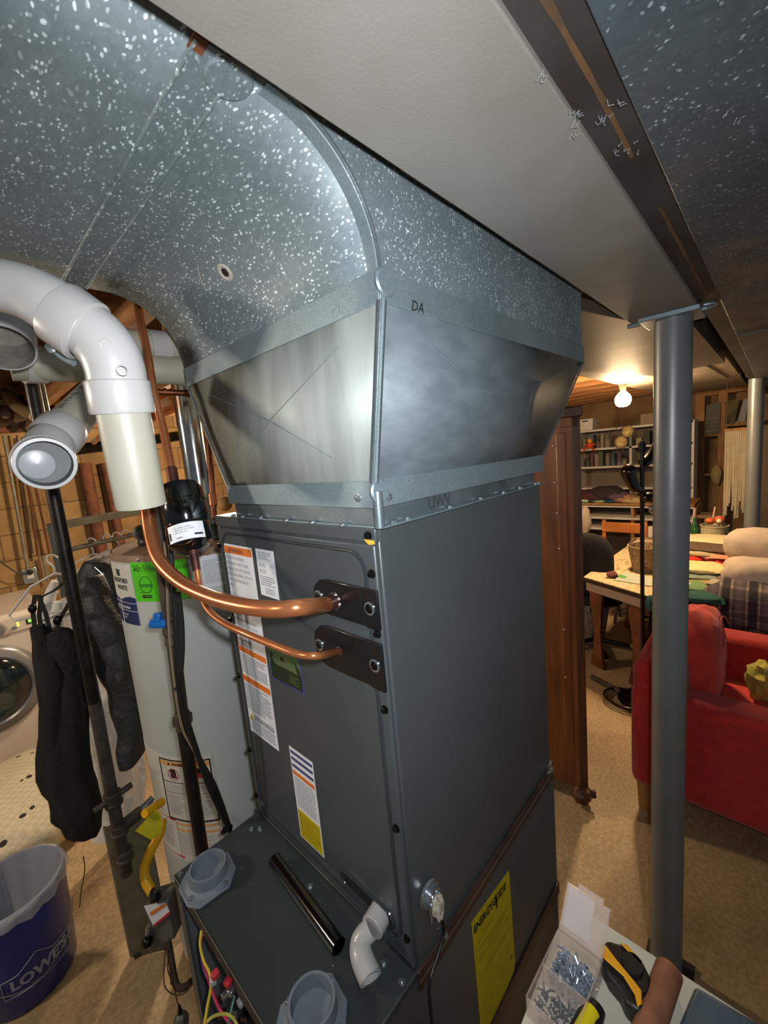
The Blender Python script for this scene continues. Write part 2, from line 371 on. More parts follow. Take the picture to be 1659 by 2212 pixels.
class Surf:   # a printed surface: maps label coordinates (x right, y down, lift) onto a plane or a cylinder
    def __init__(s, f): s.f = f
    def rect(s, x, y, w, h, m, name, parent, lift=.0005, nx=1, ang=40):
        b = MB(); L0, L1 = 0, lift
        b.grid(lambda i, j: s.f(x+w*i, y+h*j, lift), nx, 1)
        for (a0, b0, a1, b1) in ((0, 0, 1, 0), (1, 0, 1, 1), (1, 1, 0, 1), (0, 1, 0, 0)):
            k = nx if b0 == b1 else 1
            b.grid(lambda i, j: s.f(x+w*(a0+(a1-a0)*i), y+h*(b0+(b1-b0)*i), lift*j), k, 1)
        return b.build(name, m, parent)
    def poly(s, pts, m, name, parent, lift=.0007):
        b = MB(); k = len(pts); b.add([s.f(p[0], p[1], lift) for p in pts]+[s.f(p[0], p[1], lift-.0004) for p in pts], [tuple(range(k))]+[(i, (i+1) % k, k+(i+1) % k, k+i) for i in range(k)])
        return b.build(name, m, parent)
    def lines(s, x, y, w, h, n, m, parent, lift=.0008, fill=.45, name='fine_print', wlen=.012):
        b = MB(); rh = h/n; rnd = random.Random(int((x+y+w)*1e5) & 65535)
        for i in range(n):
            cx = x; yy = y+i*rh; end = x+w*rnd.choice((1, 1, .97, .93, .7))
            while cx < end-1e-4:
                l = min(wlen*rnd.uniform(.3, 1), end-cx); b.grid(lambda u, v: s.f(cx+l*u, yy+rh*fill*v, lift), 1, 1); cx += l+wlen*.16
        return b.build(name, m, parent)
    def text(s, txt, x, y, size, m, parent, lift=.0009, name='lettering', shear=0, sx=1, bold=0, align='LEFT'):
        c = bpy.data.curves.new('t', 'FONT'); c.body = txt; c.size = size; c.shear = shear; c.offset = bold; c.align_x = align; c.resolution_u = 2
        o = bpy.data.objects.new('t', c); COL.objects.link(o); bpy.context.view_layer.update()
        me = bpy.data.meshes.new_from_object(o.evaluated_get(bpy.context.evaluated_depsgraph_get())); bpy.data.objects.remove(o)
        b = MB(); b.add([s.f(x+v.co.x*sx, y-v.co.y, lift) for v in me.vertices], [tuple(p.vertices) for p in me.polygons])
        return b.build(name, m, parent, flat=True)
def plane_surf(o, r, d):
    o, r, d = V(o), V(r).normalized(), V(d).normalized(); n = d.cross(r)
    return Surf(lambda x, y, l: o+r*x+d*y+n*l)
FACE = plane_surf((0, 0, 0), (0, -1, 0), (0, 0, -1))     # x = -worldY, y = -worldZ ; lifts towards -X
def facerect(y1, z1, y0, z0, m, name, parent, lift=.0006): return FACE.rect(-y1, -z1, y1-y0, z1-z0, m, name, parent, lift)

# ================================================================== SETTING
def struct(name, mb, m, **k): o = mb.build(name, m, **k); o['kind'] = 'structure'; return o
struct('floor', MB().box((-2.5, -2.2, -.1), (7.2, 4.1, 0)), 'floor')
struct('wall_back', MB().box((-2.5, 3.9, 0), (7.2, 4.1, 2.45)), 'block')
struct('wall_right', MB().box((6.3, -2.2, 0), (6.5, 3.9, 2.45)), mat('tan_block_wall', '9a7a52', .85, 0, '765a3a', 3))
struct('ceiling', MB().box((-2.5, -2.2, 2.42), (7.2, 4.1, 2.5)), mat('subfloor', '6a4c30', .85, 0, '4a3420', 6))
jx = [-1.55+.406*i for i in range(19)]
for i, x in enumerate(jx):
    o = MB().box((x, -2.1, 2.2), (x+.04, 3.9, 2.42)).build('ceiling_joist', 'joist')
    tag(o, 'bare wooden ceiling joist of the basement, number %d counted from the laundry side' % (i+1), 'joist', 'ceiling joists'); o['kind'] = 'structure'

# ================================================================== MAIN DUCT WITH ELBOW
duct = thing('duct_elbow', (0, .2, 1.93), 'big galvanized steel supply duct curving up and over from the air handler', 'duct')
Y0, Y1 = -.045, .505
def arc(y, off=0, n=20):
    return [V((-.125+(.125+off)*math.cos(a), y, 1.965+(.125+off)*math.sin(a))) for a in [PI/2*i/n for i in range(n+1)]]
# throat (curved underside)
b = MB(); n = 20
pts = [V((0, 0, 1.93))]+arc(0)+[V((-1.5, 0, 2.09))]
b.grid(lambda i, j: V((pts[round(i*(len(pts)-1))].x, Y0+(Y1-Y0)*j, pts[round(i*(len(pts)-1))].z)), len(pts)-1, 6)
b.build('throat_sheet', 'galv', duct, ang=60, solid_=.001)
for yy, nm in ((Y0, 'right_cheek'), (Y1, 'left_cheek')):
    pr_ = [V((.695, yy, 1.93)), V((0, yy, 1.93))]+arc(yy)+[V((-1.5, yy, 2.09)), V((-1.5, yy, 2.36)), V((.42, yy, 2.36))]+[V((.42+.275*math.sin(a), yy, 2.085+.275*math.cos(a))) for a in [PI/2*k/8 for k in range(1, 9)]]
    MB().slab(pr_, (0, 1, 0), .0015).build('cheek_panel', 'galv', duct)
hp = [V((.695, 0, 1.93))]+[V((.42+.275*math.cos(a), 0, 2.085+.275*math.sin(a))) for a in [PI/2*k/10 for k in range(11)]]+[V((-1.5, 0, 2.36))]
MB().grid(lambda i, j: V((hp[round(i*(len(hp)-1))].x, Y0+(Y1-Y0)*j, hp[round(i*(len(hp)-1))].z)), len(hp)-1, 1).build('heel_sheet', 'galv', duct, ang=60)
for yy in (Y0-.0015, Y0+.016): MB().tube([p for p in arc(yy, .0015)][0:], .0022, 8).build('seam_bead', 'galv_smooth', duct)
b = MB(); ap = arc(0, -.0012)
b.grid(lambda i, j: V((ap[round(i*20)].x, Y0+.001+.015*j, ap[round(i*20)].z)), 20, 1); b.build('seam_strip', 'galv_band', duct)
MB().tube(arc(Y1, .001), .002, 8).build('seam_bead', 'galv_smooth', duct)
MB().box((-.185, Y0, 2.0878), (-.152, Y1, 2.0888)).build('joint_cleat', 'galv', duct)
for xx in (-.187, -.151): MB().tube([(xx, Y0+.002, 2.0885), (xx, Y1-.002, 2.0885)], .0022, 8).build('cleat_bead', 'galv', duct)
MB().lathe((-.152, -.027, 2.0885), (0, 0, -1), [(0, .003), (.019, .003), (.021, .001), (.021, 0)]).build('cleat_tab', 'galv', duct)
MB().box((-.19, Y0-.002, 2.087), (-.178, Y0+.012, 2.0885)).build('rust_spot', 'rust', duct)
def throat(px, py, off=0):
    d = ray(px, py); t = .3
    while t < 1.6:
        p = C0+d*t
        if p.z > 1.965 and p.x > -.125 and math.hypot(p.x+.125, p.z-1.965) > .125-off: return p
        if p.x <= -.125 and p.z > 2.09-off: return p
        if p.z <= 1.965 and p.x > 0-off: return p
        t += .0005
hp_ = throat(487, 588); hn = V((-(hp_.x+.125), 0, -(hp_.z-1.965))).normalized()
b = MB(); b.lathe(hp_, hn, [(.0065, .001), (.0105, .0025), (.0145, .001), (.0135, -.001)], 24); b.build('caulk_ring', 'gasket', duct)
MB().lathe(hp_, hn, [(0, .0015), (.0065, .0015), (.0065, 0)], 7).build('drill_hole', 'hole', duct)
MB().tube([throat(*p, .001) for p in [(427, 572), (430, 590), (436, 610), (446, 628)]], .0006, 5).build('scratch', 'gasket', duct)

# soffit duct, S-cleat, steel beam, right hand duct and the far panels
sof = thing('soffit_duct', (0, -.16, 2.05), 'flat duct painted dull off white running overhead beside the galvanized elbow', 'duct')
MB().box((-1.5, -.234, 2.05), (.985, -.084, 2.30)).build('duct_body', 'soffit', sof, bevel=.002)
MB().tube([(.985, -.25, 2.045), (.985, -.075, 2.045)], .006, 8).build('end_cleat', 'galv_band', sof)
MB().tube([(.985, -.236, 2.046), (1.0, -.252, 2.048), (.99, -.266, 2.048), (.965, -.262, 2.048), (.96, -.245, 2.048)], .0035, 8, smooth=4).build('bent_cleat_end', 'galv_band', sof)
for i, (px, py) in enumerate([(905, 388), (1110, 527), (970, 425), (1150, 555)]):
    p = on(px, py, 2, 2.049); MB().box((p.x-.025, -.0845, 2.052), (p.x+.02, -.0825, 2.062)).build('rust_patch', ('rust', 'ruststreak')[i > 0], sof)
ib = thing('steel_beam', (1, -.27, 2.09), 'rusty steel I-beam running between the painted duct and the right hand duct', 'beam')
MB().box((-1.5, -.2755, 2.056), (6.2, -.2345, 2.068)).build('bottom_flange', 'ibeam', ib)
MB().box((-1.5, -.258, 2.068), (6.2, -.250, 2.19)).build('web', 'ibeam', ib); MB().box((-1.5, -.275, 2.19), (6.2, -.235, 2.2)).build('top_flange', 'ibeam', ib)
b = MB(); N = 90
for sg in (0, 1):
    b.grid(lambda i, j: V((-.9+(1.1 if sg == 0 else .55)*i+(1.25 if sg else 0), -.256+.003*noise.noise(V((i*5, 0, sg)))+(j-.5)*(.004+.007*abs(noise.noise(V((i*16, 3, sg))))), 2.0556)), N, 1)
b.build('rust_streaks', 'ruststreak', ib)
rd = thing('side_duct', (0, -.7, 2.05), 'wide galvanized duct overhead at the top right, past the rusty beam', 'duct')
MB().box((-1.5, -1.25, 2.05), (1.55, -.276, 2.32)).build('duct_body', galv('galvanized_blue_grey', '4c585f', 'a9b8c0', .15, 150, .35, .55), rd, bevel=.002)
MB().box((1.55, -1.25, 2.052), (4.9, -.276, 2.32)).build('duct_body', 'galv_dull', rd, bevel=.002)
MB().box((1.54, -1.25, 2.046), (1.57, -.276, 2.052)).build('joint_cleat', 'galv_dull', rd)
fp = thing('ceiling_duct', (2, 0, 2.09), 'dull brownish flat duct under the joists beyond the grey post', 'duct')
MB().box((1.07, -.19, 2.09), (4.9, .42, 2.195)).build('duct_body', mat('tan_panel', '86796a', .6, .2, '6a5d50', 3), fp)
e = [on(1215, 800, 2, 2.06), on(1410, 812, 2, 2.06), V((2.4, -.19, 2.06)), V((.99, -.19, 2.06)), V((.99, -.08, 2.06)), V((.72, -.02, 2.06)), V((.72, .4, 2.06))]
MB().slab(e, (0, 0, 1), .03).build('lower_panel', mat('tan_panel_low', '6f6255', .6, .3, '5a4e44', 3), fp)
MB().tube([on(1487, 768, 2, 2.088), on(1570, 816, 2, 2.088), on(1600, 808, 2, 2.088)], .003, 6).build('panel_wire', 'galv_band', fp)
# cobwebs on the beam edge
b = MB(); rs = random.Random(5)
for (px, py, q) in [(1240, 250, 7), (1305, 255, 5), (1245, 280, 5), (1335, 318, 4), (1325, 215, 3), (1370, 310, 3), (1585, 245, 3), (1552, 600, 3), (1165, 145, 3)]:
    for k in range(q):
        a = on(px+rs.uniform(-14, 14), py+rs.uniform(-14, 14), 2, 2.046); c = a+V((rs.uniform(-.006, .006), rs.uniform(-.006, .006), -rs.uniform(0, .006)))
        b.tube([a, (a+c)/2+V((0, .002, -.002)), c], .00022, 4)
tag(b.build('cobweb', 'inkmid'), 'dusty pale cobweb tufts clinging to the edges of ducts and beam overhead', 'cobweb', kind='stuff')

# ================================================================== TRANSITION BOX
tr = thing('duct_transition', (.26, .2, 1.66), 'tapered shiny galvanized box between the charcoal cabinet and the curved duct', 'duct')
bz, tz = 1.722, 1.93
bp = [V((.0, -.006, bz)), V((.532, -.006, bz)), V((.532, .388, bz)), V((.0, .388, bz))]
tp = [V((.0, Y0, tz)), V((.695, Y0, tz)), V((.695, Y1, tz)), V((.0, Y1-.005, tz))]
def xbreak(a, b_, c, d, n, h=.006):   # cross-broken panel
    m_ = (a+b_+c+d)/4+V(n)*h; mb = MB(); mb.add([a, b_, c, d, m_], [(0, 1, 4), (1, 2, 4), (2, 3, 4), (3, 0, 4)]); return mb
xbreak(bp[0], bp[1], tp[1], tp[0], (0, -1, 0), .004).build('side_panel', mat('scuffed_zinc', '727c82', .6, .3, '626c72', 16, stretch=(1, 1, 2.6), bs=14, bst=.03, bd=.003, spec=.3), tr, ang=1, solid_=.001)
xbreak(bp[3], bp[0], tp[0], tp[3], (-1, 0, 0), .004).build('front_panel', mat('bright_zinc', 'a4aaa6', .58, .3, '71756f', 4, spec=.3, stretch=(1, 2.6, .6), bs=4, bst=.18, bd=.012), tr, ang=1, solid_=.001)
xbreak(bp[2], bp[3], tp[3], tp[2], (0, 1, 0)).build('far_panel', 'galv_smooth', tr, ang=1, solid_=.001)
xbreak(bp[1], bp[2], tp[2], tp[1], (1, 0, 0)).build('back_panel', 'galv_smooth', tr, ang=1, solid_=.001)
for k, (a, b_) in enumerate(((bp[0], tp[0]), (bp[1], tp[1]), (bp[3], tp[3]))):
    off = V(((-.002, -.003, 0), (.002, -.003, 0), (-.002, .003, 0))[k]); MB().tube([a+off, b_+off], .006 if k == 0 else .002, 10).build('corner_seam', 'galv_smooth', tr)
    if k == 0: MB().tube([a+off+V((-.0045, -.007, 0)), b_+off+V((-.0045, -.007, 0))], .0022, 8).build('corner_bead', 'galv_band', tr)
def hband(x0, y0, x1, y1, z0, z1, t=.003):
    mb = MB(); mb.box((x0-t, y0-t, z0), (x1+t, y0, z1)); mb.box((x0-t, y0, z0), (x0, y1+t, z1)); mb.box((x1, y0, z0), (x1+t, y1+t, z1)); mb.box((x0, y1, z0), (x1, y1+t, z1)); return mb
for (a, b_, n_) in ((bp[0], tp[1], (0, -.006, 0)), (bp[1], tp[0], (0, -.006, 0)), (bp[0], tp[3], (-.006, 0, 0)), (bp[3], tp[0], (-.006, 0, 0))):
    m_ = ((bp[0]+bp[1]+tp[1]+tp[0]) if n_[1] else (bp[3]+bp[0]+tp[0]+tp[3]))/4+V(n_)*.9; MB().tube([a+(m_-a)*.35, m_, b_+(m_-b_)*.3], .0006, 5).build('crease_scratch', 'galv_band', tr)
hband(0, Y0, .697, Y1-.003, 1.929, 1.966).build('upper_band', 'galv_band', tr, bevel=.001)
b = MB(); b.lathe((.006, Y0-.003, 1.951), (0, -1, 0), [(0, .0035), (.0145, .0035), (.0165, .0015), (.0165, 0)], 24); b.build('band_tab', 'galv_band', tr)
hband(0, -.006, .534, .390, 1.688, 1.724).build('lower_band', 'galv_band', tr, bevel=.001)
b = MB(); b.lathe((.006, -.009, 1.71), (0, -1, 0), [(0, .0035), (.0145, .0035), (.0165, .0015), (.0165, 0)], 24); b.build('band_tab', 'galv_band', tr)
MB().tube([(0.002, -.008, 1.662), (.002, -.009, 1.71)], .007, 12).build('corner_cap', 'galv_smooth', tr)
MB().box((.004, -.002, 1.661), (.5, .386, 1.69)).build('plenum_collar', 'galv_smooth', tr, bevel=.004)
b = MB(); b.hexa([V((.0, -.016, 1.6615)), V((.528, -.016, 1.6615)), V((.528, .40, 1.6615)), V((-.006, .40, 1.6615)), V((.0, -.014, 1.6635)), V((.528, -.014, 1.6635)), V((.528, .40, 1.6635)), V((-.006, .40, 1.6635))]); b.build('base_flange', 'galv_band', tr)
def screw(p, n, par, m='steelscrew', r=.0042, h=.004, nm='screw'):
    p = V(p); n = V(n).normalized(); mb = MB(); mb.lathe(p, n, [(r*1.35, 0), (r*1.35, .0008), (r, .001)], 14); mb.lathe(p, n, [(r, .0008), (r, h*.85), (r*.8, h), (0, h)], 6); return mb.build(nm, m, par)
for x in (.03, .06, .165, .26, .345, .415, .49, .505): screw((x, -.009, 1.6635), (0, -.25, 1), tr)
for y in (.38, .345, .28, .2, .13, .06): screw((-.003, y, 1.6635), (-.35, 0, 1), tr)
for p in ((.022, -.0095, 1.70), (-.0035, .022, 1.702)): screw(p, (p[0] < 0 and -1 or 0, p[0] > 0 and -1 or 0, 0), tr)
# marker writing cut off by the bands
BSIDE = plane_surf((0, 0, 0), (1, 0, 0), (0, 0, -1)); BSIDE.f = (lambda x, y, l: V((x, -l, -y)))
def sidesurf(y): return Surf(lambda x, yy, l: V((x, y-l, -yy)))
mk = sidesurf(-.002)
mk.text('UWV', .115, -1.668, .026, 'ink', tr, lift=.001, name='marker_letters'); mk.text('M1', .34, -1.672, .022, 'ink', tr, lift=.001, name='marker_letters')
sidesurf(Y0-.003).text('DA', .05, -1.929, .018, 'black', tr, lift=.001, name='marker_letters', shear=.3)
Surf(lambda x, y, l: V((-.003-l, -x, -y))).text('CL', -.040, -1.934, .018, 'inkmid', tr, lift=.001, name='marker_letters')

# ================================================================== COIL CABINET
W_, D_, ZB, ZT = .471, .533, .962, 1.661
coil = thing('evaporator_cabinet', (.26, .23, ZB), 'tall charcoal metal air handler cabinet with warning stickers and copper lines', 'air handler')
MB().box((.006, 0, ZB), (D_, W_, ZT)).build('casing', 'cab', coil, bevel=.003)
MB().box((0, .0, 1.641), (.008, W_, ZT)).build('top_rail', 'cab', coil, bevel=.0015)
# front door panel with raised rim and embossed bead
MB().box((-.0005, .004, ZB+.006), (.008, W_-.003, 1.638)).build('front_panel', 'cab', coil, bevel=.003)
def rrect(y0, z0, y1, z1, r, x=-.001, n=6):
    P = []
    for cy, cz, a0 in ((y1-r, z1-r, 0), (y0+r, z1-r, 1), (y0+r, z0+r, 2), (y1-r, z0+r, 3)):
        for k in range(n+1):
            a = PI/2*(a0+k/n); P.append(V((x, cy+r*math.cos(a), cz+r*math.sin(a))))
    return P
P = rrect(.024, .990, W_-.022, 1.626, .03); MB().tube(P+[P[0]], .0028, 8).build('embossed_bead', 'cabgloss', coil)
P = rrect(.040, 1.0, .165, 1.030, .014, -.0012); MB().tube(P+[P[0]], .003, 8).build('drain_knockout_rim', 'cabgloss', coil)
MB().slab(rrect(.044, 1.003, .161, 1.027, .011, -.0008), (-1, 0, 0), .001).build('drain_knockout', 'hole', coil)
MB().box((-.004, 0.0, ZB), (.004, W_, ZB+.012)).build('bottom_lip', 'cabgloss', coil, bevel=.0015)
MB().tube([(-.0045, .19, ZB+.0115), (-.0045, .44, ZB+.0115)], .0008, 6).build('bright_edge', 'edge', coil)
for z in (1.651, 1.598, 1.512, 1.398, 1.206, 1.012): screw((-.001, .012, z), (-1, 0, 0), coil, 'blackscrew', .0048, .005)
for z in (1.598, 1.434, 1.303, 1.123, 1.007): screw((-.001, W_-.006, z), (-1, 0, 0), coil, 'blackscrew', .0048, .005)
MB().tube([(-.0015, .018, 1.645), (-.0025, .009, 1.642), (-.002, .002, 1.6425)], [.002, .004, .003], 8, smooth=4).build('yellow_putty', mat('putty', 'c9a53a', .7), coil)
MB().box((-.001, -.006, .924), (D_+.004, -.0005, .9615)).build('base_flange', 'ledge', coil, bevel=.004)
MB().tube([(.0, -.0062, .944), (D_+.003, -.0062, .944)], .0006, 6).build('flange_crease', 'edge', coil)
for x in (.07, .515, .527): screw((x, -.006, .957), (0, -1, 0), coil)
# plates with grommets
def plate(yc0, yc1, z0, z1, holeyz):
    p = [V((-.0015, y, z)) for (y, z) in [(yc0, z1), (yc1-.035, z1), (yc1-.018, z1-.004), (yc1-.005, z1-.015), (yc1, (z0+z1)/2), (yc1-.005, z0+.015), (yc1-.018, z0+.003), (yc1-.035, z0), (yc0+.028, z0), (yc0+.024, z0-.002), (yc0, z0-.002)]]
    o = MB().slab(p, (-1, 0, 0), .0045).build('line_cover_plate', 'blackmetal', coil, bevel=.0015)
    for (y, z) in ((yc1-.014, (z0+z1)/2-.002), (yc0+.016, (z0+z1)/2)):
        MB().lathe((-.006, y, z), (-1, 0, 0), [(.0095, 0), (.0095, .0015), (.0068, .0018), (.0068, .0002)], 24).build('washer_ring', 'steelscrew', o)
        MB().lathe((-.006, y, z), (-1, 0, 0), [(.0062, 0), (.0062, .003), (.004, .004), (0, .004)], 6).build('bolt', 'blackscrew', o)
    MB().tube([(-.006, .033, z0+.002), (-.006, .035, z1-.002)], .0015, 6).build('plate_crease', 'blackmetal', o)
    return o
plate(.002, .146, 1.521, 1.577, 0); plate(.003, .158, 1.430, 1.500, 0)
# stickers
s1 = facerect(.455, 1.604, .333, 1.180, 'paper', 'warning_sticker', coil)
for (z1, z0) in ((1.600, 1.585), (1.381, 1.369), (1.314, 1.301)): facerect(.452, z1, .336, z0, 'orange', 'orange_bar', s1, .0012)
FACE.text('WARNING', -.425, -1.5885, .012, 'ink', s1, .0016)
for i, l in enumerate(['FOR A FIRE FLAMMABLE', 'REFRIGERANT USED. TO BE', 'REPAIRED ONLY BY TRAINED', 'SERVICE PERSONNEL. DO NOT', 'PUNCTURE REFRIGERANT', 'TUBING.', '', 'DO NOT FIRE. DISPOSE OF', 'PROPERLY IN ACCORDANCE', 'WITH FEDERAL OR LOCAL']):
    if l: FACE.text(l, -.449, -1.573+i*.0117, .0088, 'inkmid', s1, .0013, sx=.86)
for i, l in enumerate(['EQUIPMENT', 'IGNITION SOURCES SHALL', 'NOT BE INSTALLED IN THE', 'DUCTWORK', '', 'FOR CLEARANCE', 'INFORMATION.']):
    if l: FACE.text(l, -.446, -1.452+i*.0115, .0088, 'inkmid', s1, .0013, sx=.86)
FACE.lines(-.449, -1.364, .11, .045, 9, 'inkmid', s1, .0012, wlen=.01); FACE.lines(-.449, -1.296, .11, .062, 13, 'inkmid', s1, .0012, wlen=.01)
FACE.lines(-.42, -1.226, .08, .012, 3, 'ink', s1, .0012, wlen=.01); FACE.lines(-.449, -1.205, .11, .02, 4, 'inkmid', s1, .0012, wlen=.014)
FACE.poly([(-.44, -1.212), (-.424, -1.212), (-.432, -1.226)], 'yeltag', 'warning_triangle', s1, .0014)
FACE.rect(-.449, -1.2095, .11, .0007, 'ink', 'rule_line', s1, .0013)
s2 = facerect(.319, 1.605, .257, 1.515, 'paper', 'rating_sticker', coil)
FACE.text('14.10', -.275, -1.573, .010, 'inkmid', s2, .0013, sx=.75); FACE.text('R454B', -.312, -1.571, .012, 'inkmid', s2, .0013, sx=.7); FACE.text('24 OZ', -.312, -1.560, .010, 'inkmid', s2, .0013, sx=.8)
FACE.lines(-.312, -1.600, .045, .016, 4, 'inkmid', s2, .0012, wlen=.008); FACE.lines(-.312, -1.554, .05, .02, 5, 'inkmid', s2, .0012, wlen=.01); FACE.lines(-.300, -1.531, .03, .012, 4, 'inkmid', s2, .0012, wlen=.008)
s3 = FACE.poly([(-.320, -1.416), (-.215, -1.416), (-.215, -1.346), (-.317, -1.346), (-.320, -1.349)], 'holoedge', 'hologram_sticker', coil, .0008)
facerect(.317, 1.4135, .2185, 1.350, 'holo', 'hologram_field', s3, .0014); facerect(.3165, 1.381, .2185, 1.350, 'holodark', 'hologram_band', s3, .0017)
FACE.lines(-.255, -1.374, .032, .018, 5, 'holo', s3, .0020, wlen=.006); FACE.poly([(-.236, -1.405), (-.220, -1.392), (-.2185, -1.380), (-.226, -1.380)], 'holodark', 'hologram_wedge', s3, .0018)
FACE.poly([(-.277, -1.403), (-.272, -1.403), (-.269, -1.396), (-.266, -1.394), (-.284, -1.394), (-.279, -1.396)], 'holodark', 'hologram_figure', s3, .0018)
FACE.poly([(-.315, -1.404), (-.305, -1.398), (-.309, -1.389), (-.300, -1.381), (-.315, -1.381)], 'holodark', 'hologram_wedge', s3, .0018)
s4 = facerect(.292, 1.213, .216, 1.012, 'paper', 'installation_sticker', coil)
for z in (1.206, 1.192, 1.177): facerect(.2885, z, .2195, z-.0055, 'navystripe', 'indigo_bar', s4, .0012)
facerect(.2885, 1.163, .2195, 1.155, 'orange', 'orange_bar', s4, .0012); facerect(.2885, 1.077, .2195, 1.015, 'yellow', 'yellow_field', s4, .0012)
FACE.lines(-.286, -1.150, .064, .066, 17, 'inkmid', s4, .0012, wlen=.012, fill=.35); FACE.lines(-.285, -1.068, .062, .045, 9, mat('ochre_ink', '9d8a10', .6), s4, .0016, wlen=.012, fill=.35)
# conduit fitting with rag and thermostat wire on the side
fit = thing('conduit_connector', (.043, 0, 1.05), 'round zinc cable connector stuffed with rag on the cabinet side', 'connector')
b = MB(); b.lathe((.040, -.0015, 1.065), (0, -1, 0), [(0, 0), (.021, 0), (.022, .003), (.019, .005), (.019, .008), (.0155, .0085), (.0155, .014), (.0125, .0145), (.0125, .004), (0, .004)], 26)
b.build('lock_nut', 'steelscrew', fit); MB().tube([(.031, -.012, 1.052), (.030, -.014, 1.030)], .0018, 8).build('clamp_screw', 'steelscrew', fit)
b = MB(); b.ball((.046, -.016, 1.047), .013, 16, 10, (1, .6, 1.5), .5, 3); b.ball((.050, -.016, 1.030), .008, 12, 8, (1, .6, 1.7), .5, 4); b.build('rag_wad', 'tape', fit)
tag(MB().tube([(.050, -.016, 1.03), (.056, -.016, 1.0), (.054, -.016, .985), (.035, -.017, .968), (.010, -.02, .955), (.002, -.022, .93), (.003, -.022, .85), (.001, -.022, .7)], .0022, 8, smooth=6).build('thermostat_wire', 'wire'), 'thin black wire hanging from the round zinc connector past the cabinet corner', 'wire')

# ================================================================== FURNACE (below the coil, open front)
XF = -.188
fur = thing('furnace', (.17, .23, .02), 'charcoal gas furnace with open front below the stickered cabinet', 'furnace')
MB().box((XF, -.002, .945), (D_+.016, W_+.002, .960)).build('top_deck', 'deck', fur, bevel=.002)
MB().box((XF-.001, 0, .930), (XF+.001, W_, .9605)).build('deck_flange', 'rustpipe', fur); MB().tube([(XF-.001, -.002, .961), (XF-.001, W_, .961)], .0011, 6).build('deck_edge', 'edge', fur)
MB().box((XF, -.001, .06), (D_+.016, .004, .945)).build('side_panel', 'cab', fur)
MB().box((XF, W_-.003, .06), (D_+.016, W_+.001, .945)).build('side_panel', mat('inner_grey', '6c7176', .5, .2), fur)
MB().box((XF-.002, W_-.028, .06), (XF+.003, W_+.002, .945)).build('door_frame_strip', 'cab', fur); MB().box((XF-.002, -.002, .06), (XF+.003, .024, .945)).build('door_frame_strip', 'cab', fur)
MB().box((D_+.012, 0, .06), (D_+.016, W_, .945)).build('back_panel', 'cab', fur)
MB().box((.03, .004, .06), (.034, W_-.003, .945)).build('inner_partition', mat('inner_dark_steel', '3a4046', .5, .4), fur)
MB().box((XF, 0, .04), (D_+.016, W_, .06)).build('bottom_pan', 'cab', fur); MB().box((XF, -.002, .5), (XF+.02, W_, .53)).build('divider_shelf', 'cab', fur)
MB().box((.0, -.006, .58), (D_+.018, -.001, .615)).build('mid_flange', 'ledge', fur, bevel=.003)
for (x, y) in ((-.022, .425), (-.027, .236), (-.025, .046), (-.024, .009), (-.18, .462), (-.128, .056), (-.034, .44)): screw((x, y, .9605), (0, 0, 1), fur)
for i in range(4): MB().cyl((.0, .10+.1*i, .70), (.03, .10+.1*i, .70), .022, 20).build('burner_tube', 'galv_smooth', fur)
MB().box((-.05, .06, .78), (.03, .30, .80)).build('burner_manifold', 'steelscrew', fur, bevel=.003); MB().lathe((.03, .36, .80), (-1, 0, 0), [(0, .08), (.05, .08), (.06, .06), (.06, 0)], 24).build('inducer_housing', 'blackscrew', fur)
MB().box((-.10, .33, .66), (-.02, .43, .74)).build('gas_valve', 'steelscrew', fur, bevel=.006); MB().box((-.11, .20, .60), (-.04, .31, .68)).build('control_box', 'paper', fur, bevel=.004)
for (px, py, c) in ((460, 2118, 'pvc'), (487, 2150, 'castalu'), (500, 2140, 'steelscrew'), (520, 2165, 'pvc'), (480, 2190, 'driver'), (465, 2105, 'red'), (492, 2122, 'red'), (505, 2195, 'castalu'), (530, 2195, 'driver')):
    p = at(px, py, .66+.0*px); MB().box(p-V((.006, .005, .005)), p+V((.006, .005, .005)), rz=px).build('wire_connector', c, fur, bevel=.002)
def wire(name, pts, r, m, label, cat='wire'): return tag(MB().tube(pts, r, 8, smooth=6).build(name, m), label, cat)
wire('control_wire', [at(*p) for p in [(435, 2010, .72), (432, 2040, .71), (440, 2075, .70), (452, 2100, .68), (456, 2130, .66), (448, 2175, .63), (440, 2225, .6)]], .0022, solid('d9bf3c'), 'yellow wire hanging straight down in front of the furnace opening')
wire('control_wire', [at(*p) for p in [(437, 2018, .73), (433, 2045, .72), (442, 2085, .71), (452, 2120, .70), (462, 2150, .68), (475, 2180, .66), (500, 2215, .64)]], .0024, solid('c02a55'), 'crimson wire hanging in the open furnace front')
wire('control_wire', [at(*p) for p in [(434, 2050, .735), (438, 2085, .725), (446, 2110, .71)]], .0022, solid('3a1c6a'), 'short violet wire behind the crimson wire in the furnace')
wire('control_wire', [at(*p) for p in [(444, 2210, .62), (462, 2195, .63), (485, 2190, .64), (502, 2198, .64), (514, 2218, .63)]], .0022, solid('cfc35a'), 'pale yellow wire looping at the bottom of the furnace opening')
wire('control_wire', [at(*p) for p in [(507, 2150, .66), (500, 2180, .65), (492, 2215, .63)]], .0018, solid('5c8a78'), 'thin green wire beside the crimson wire low in the furnace')
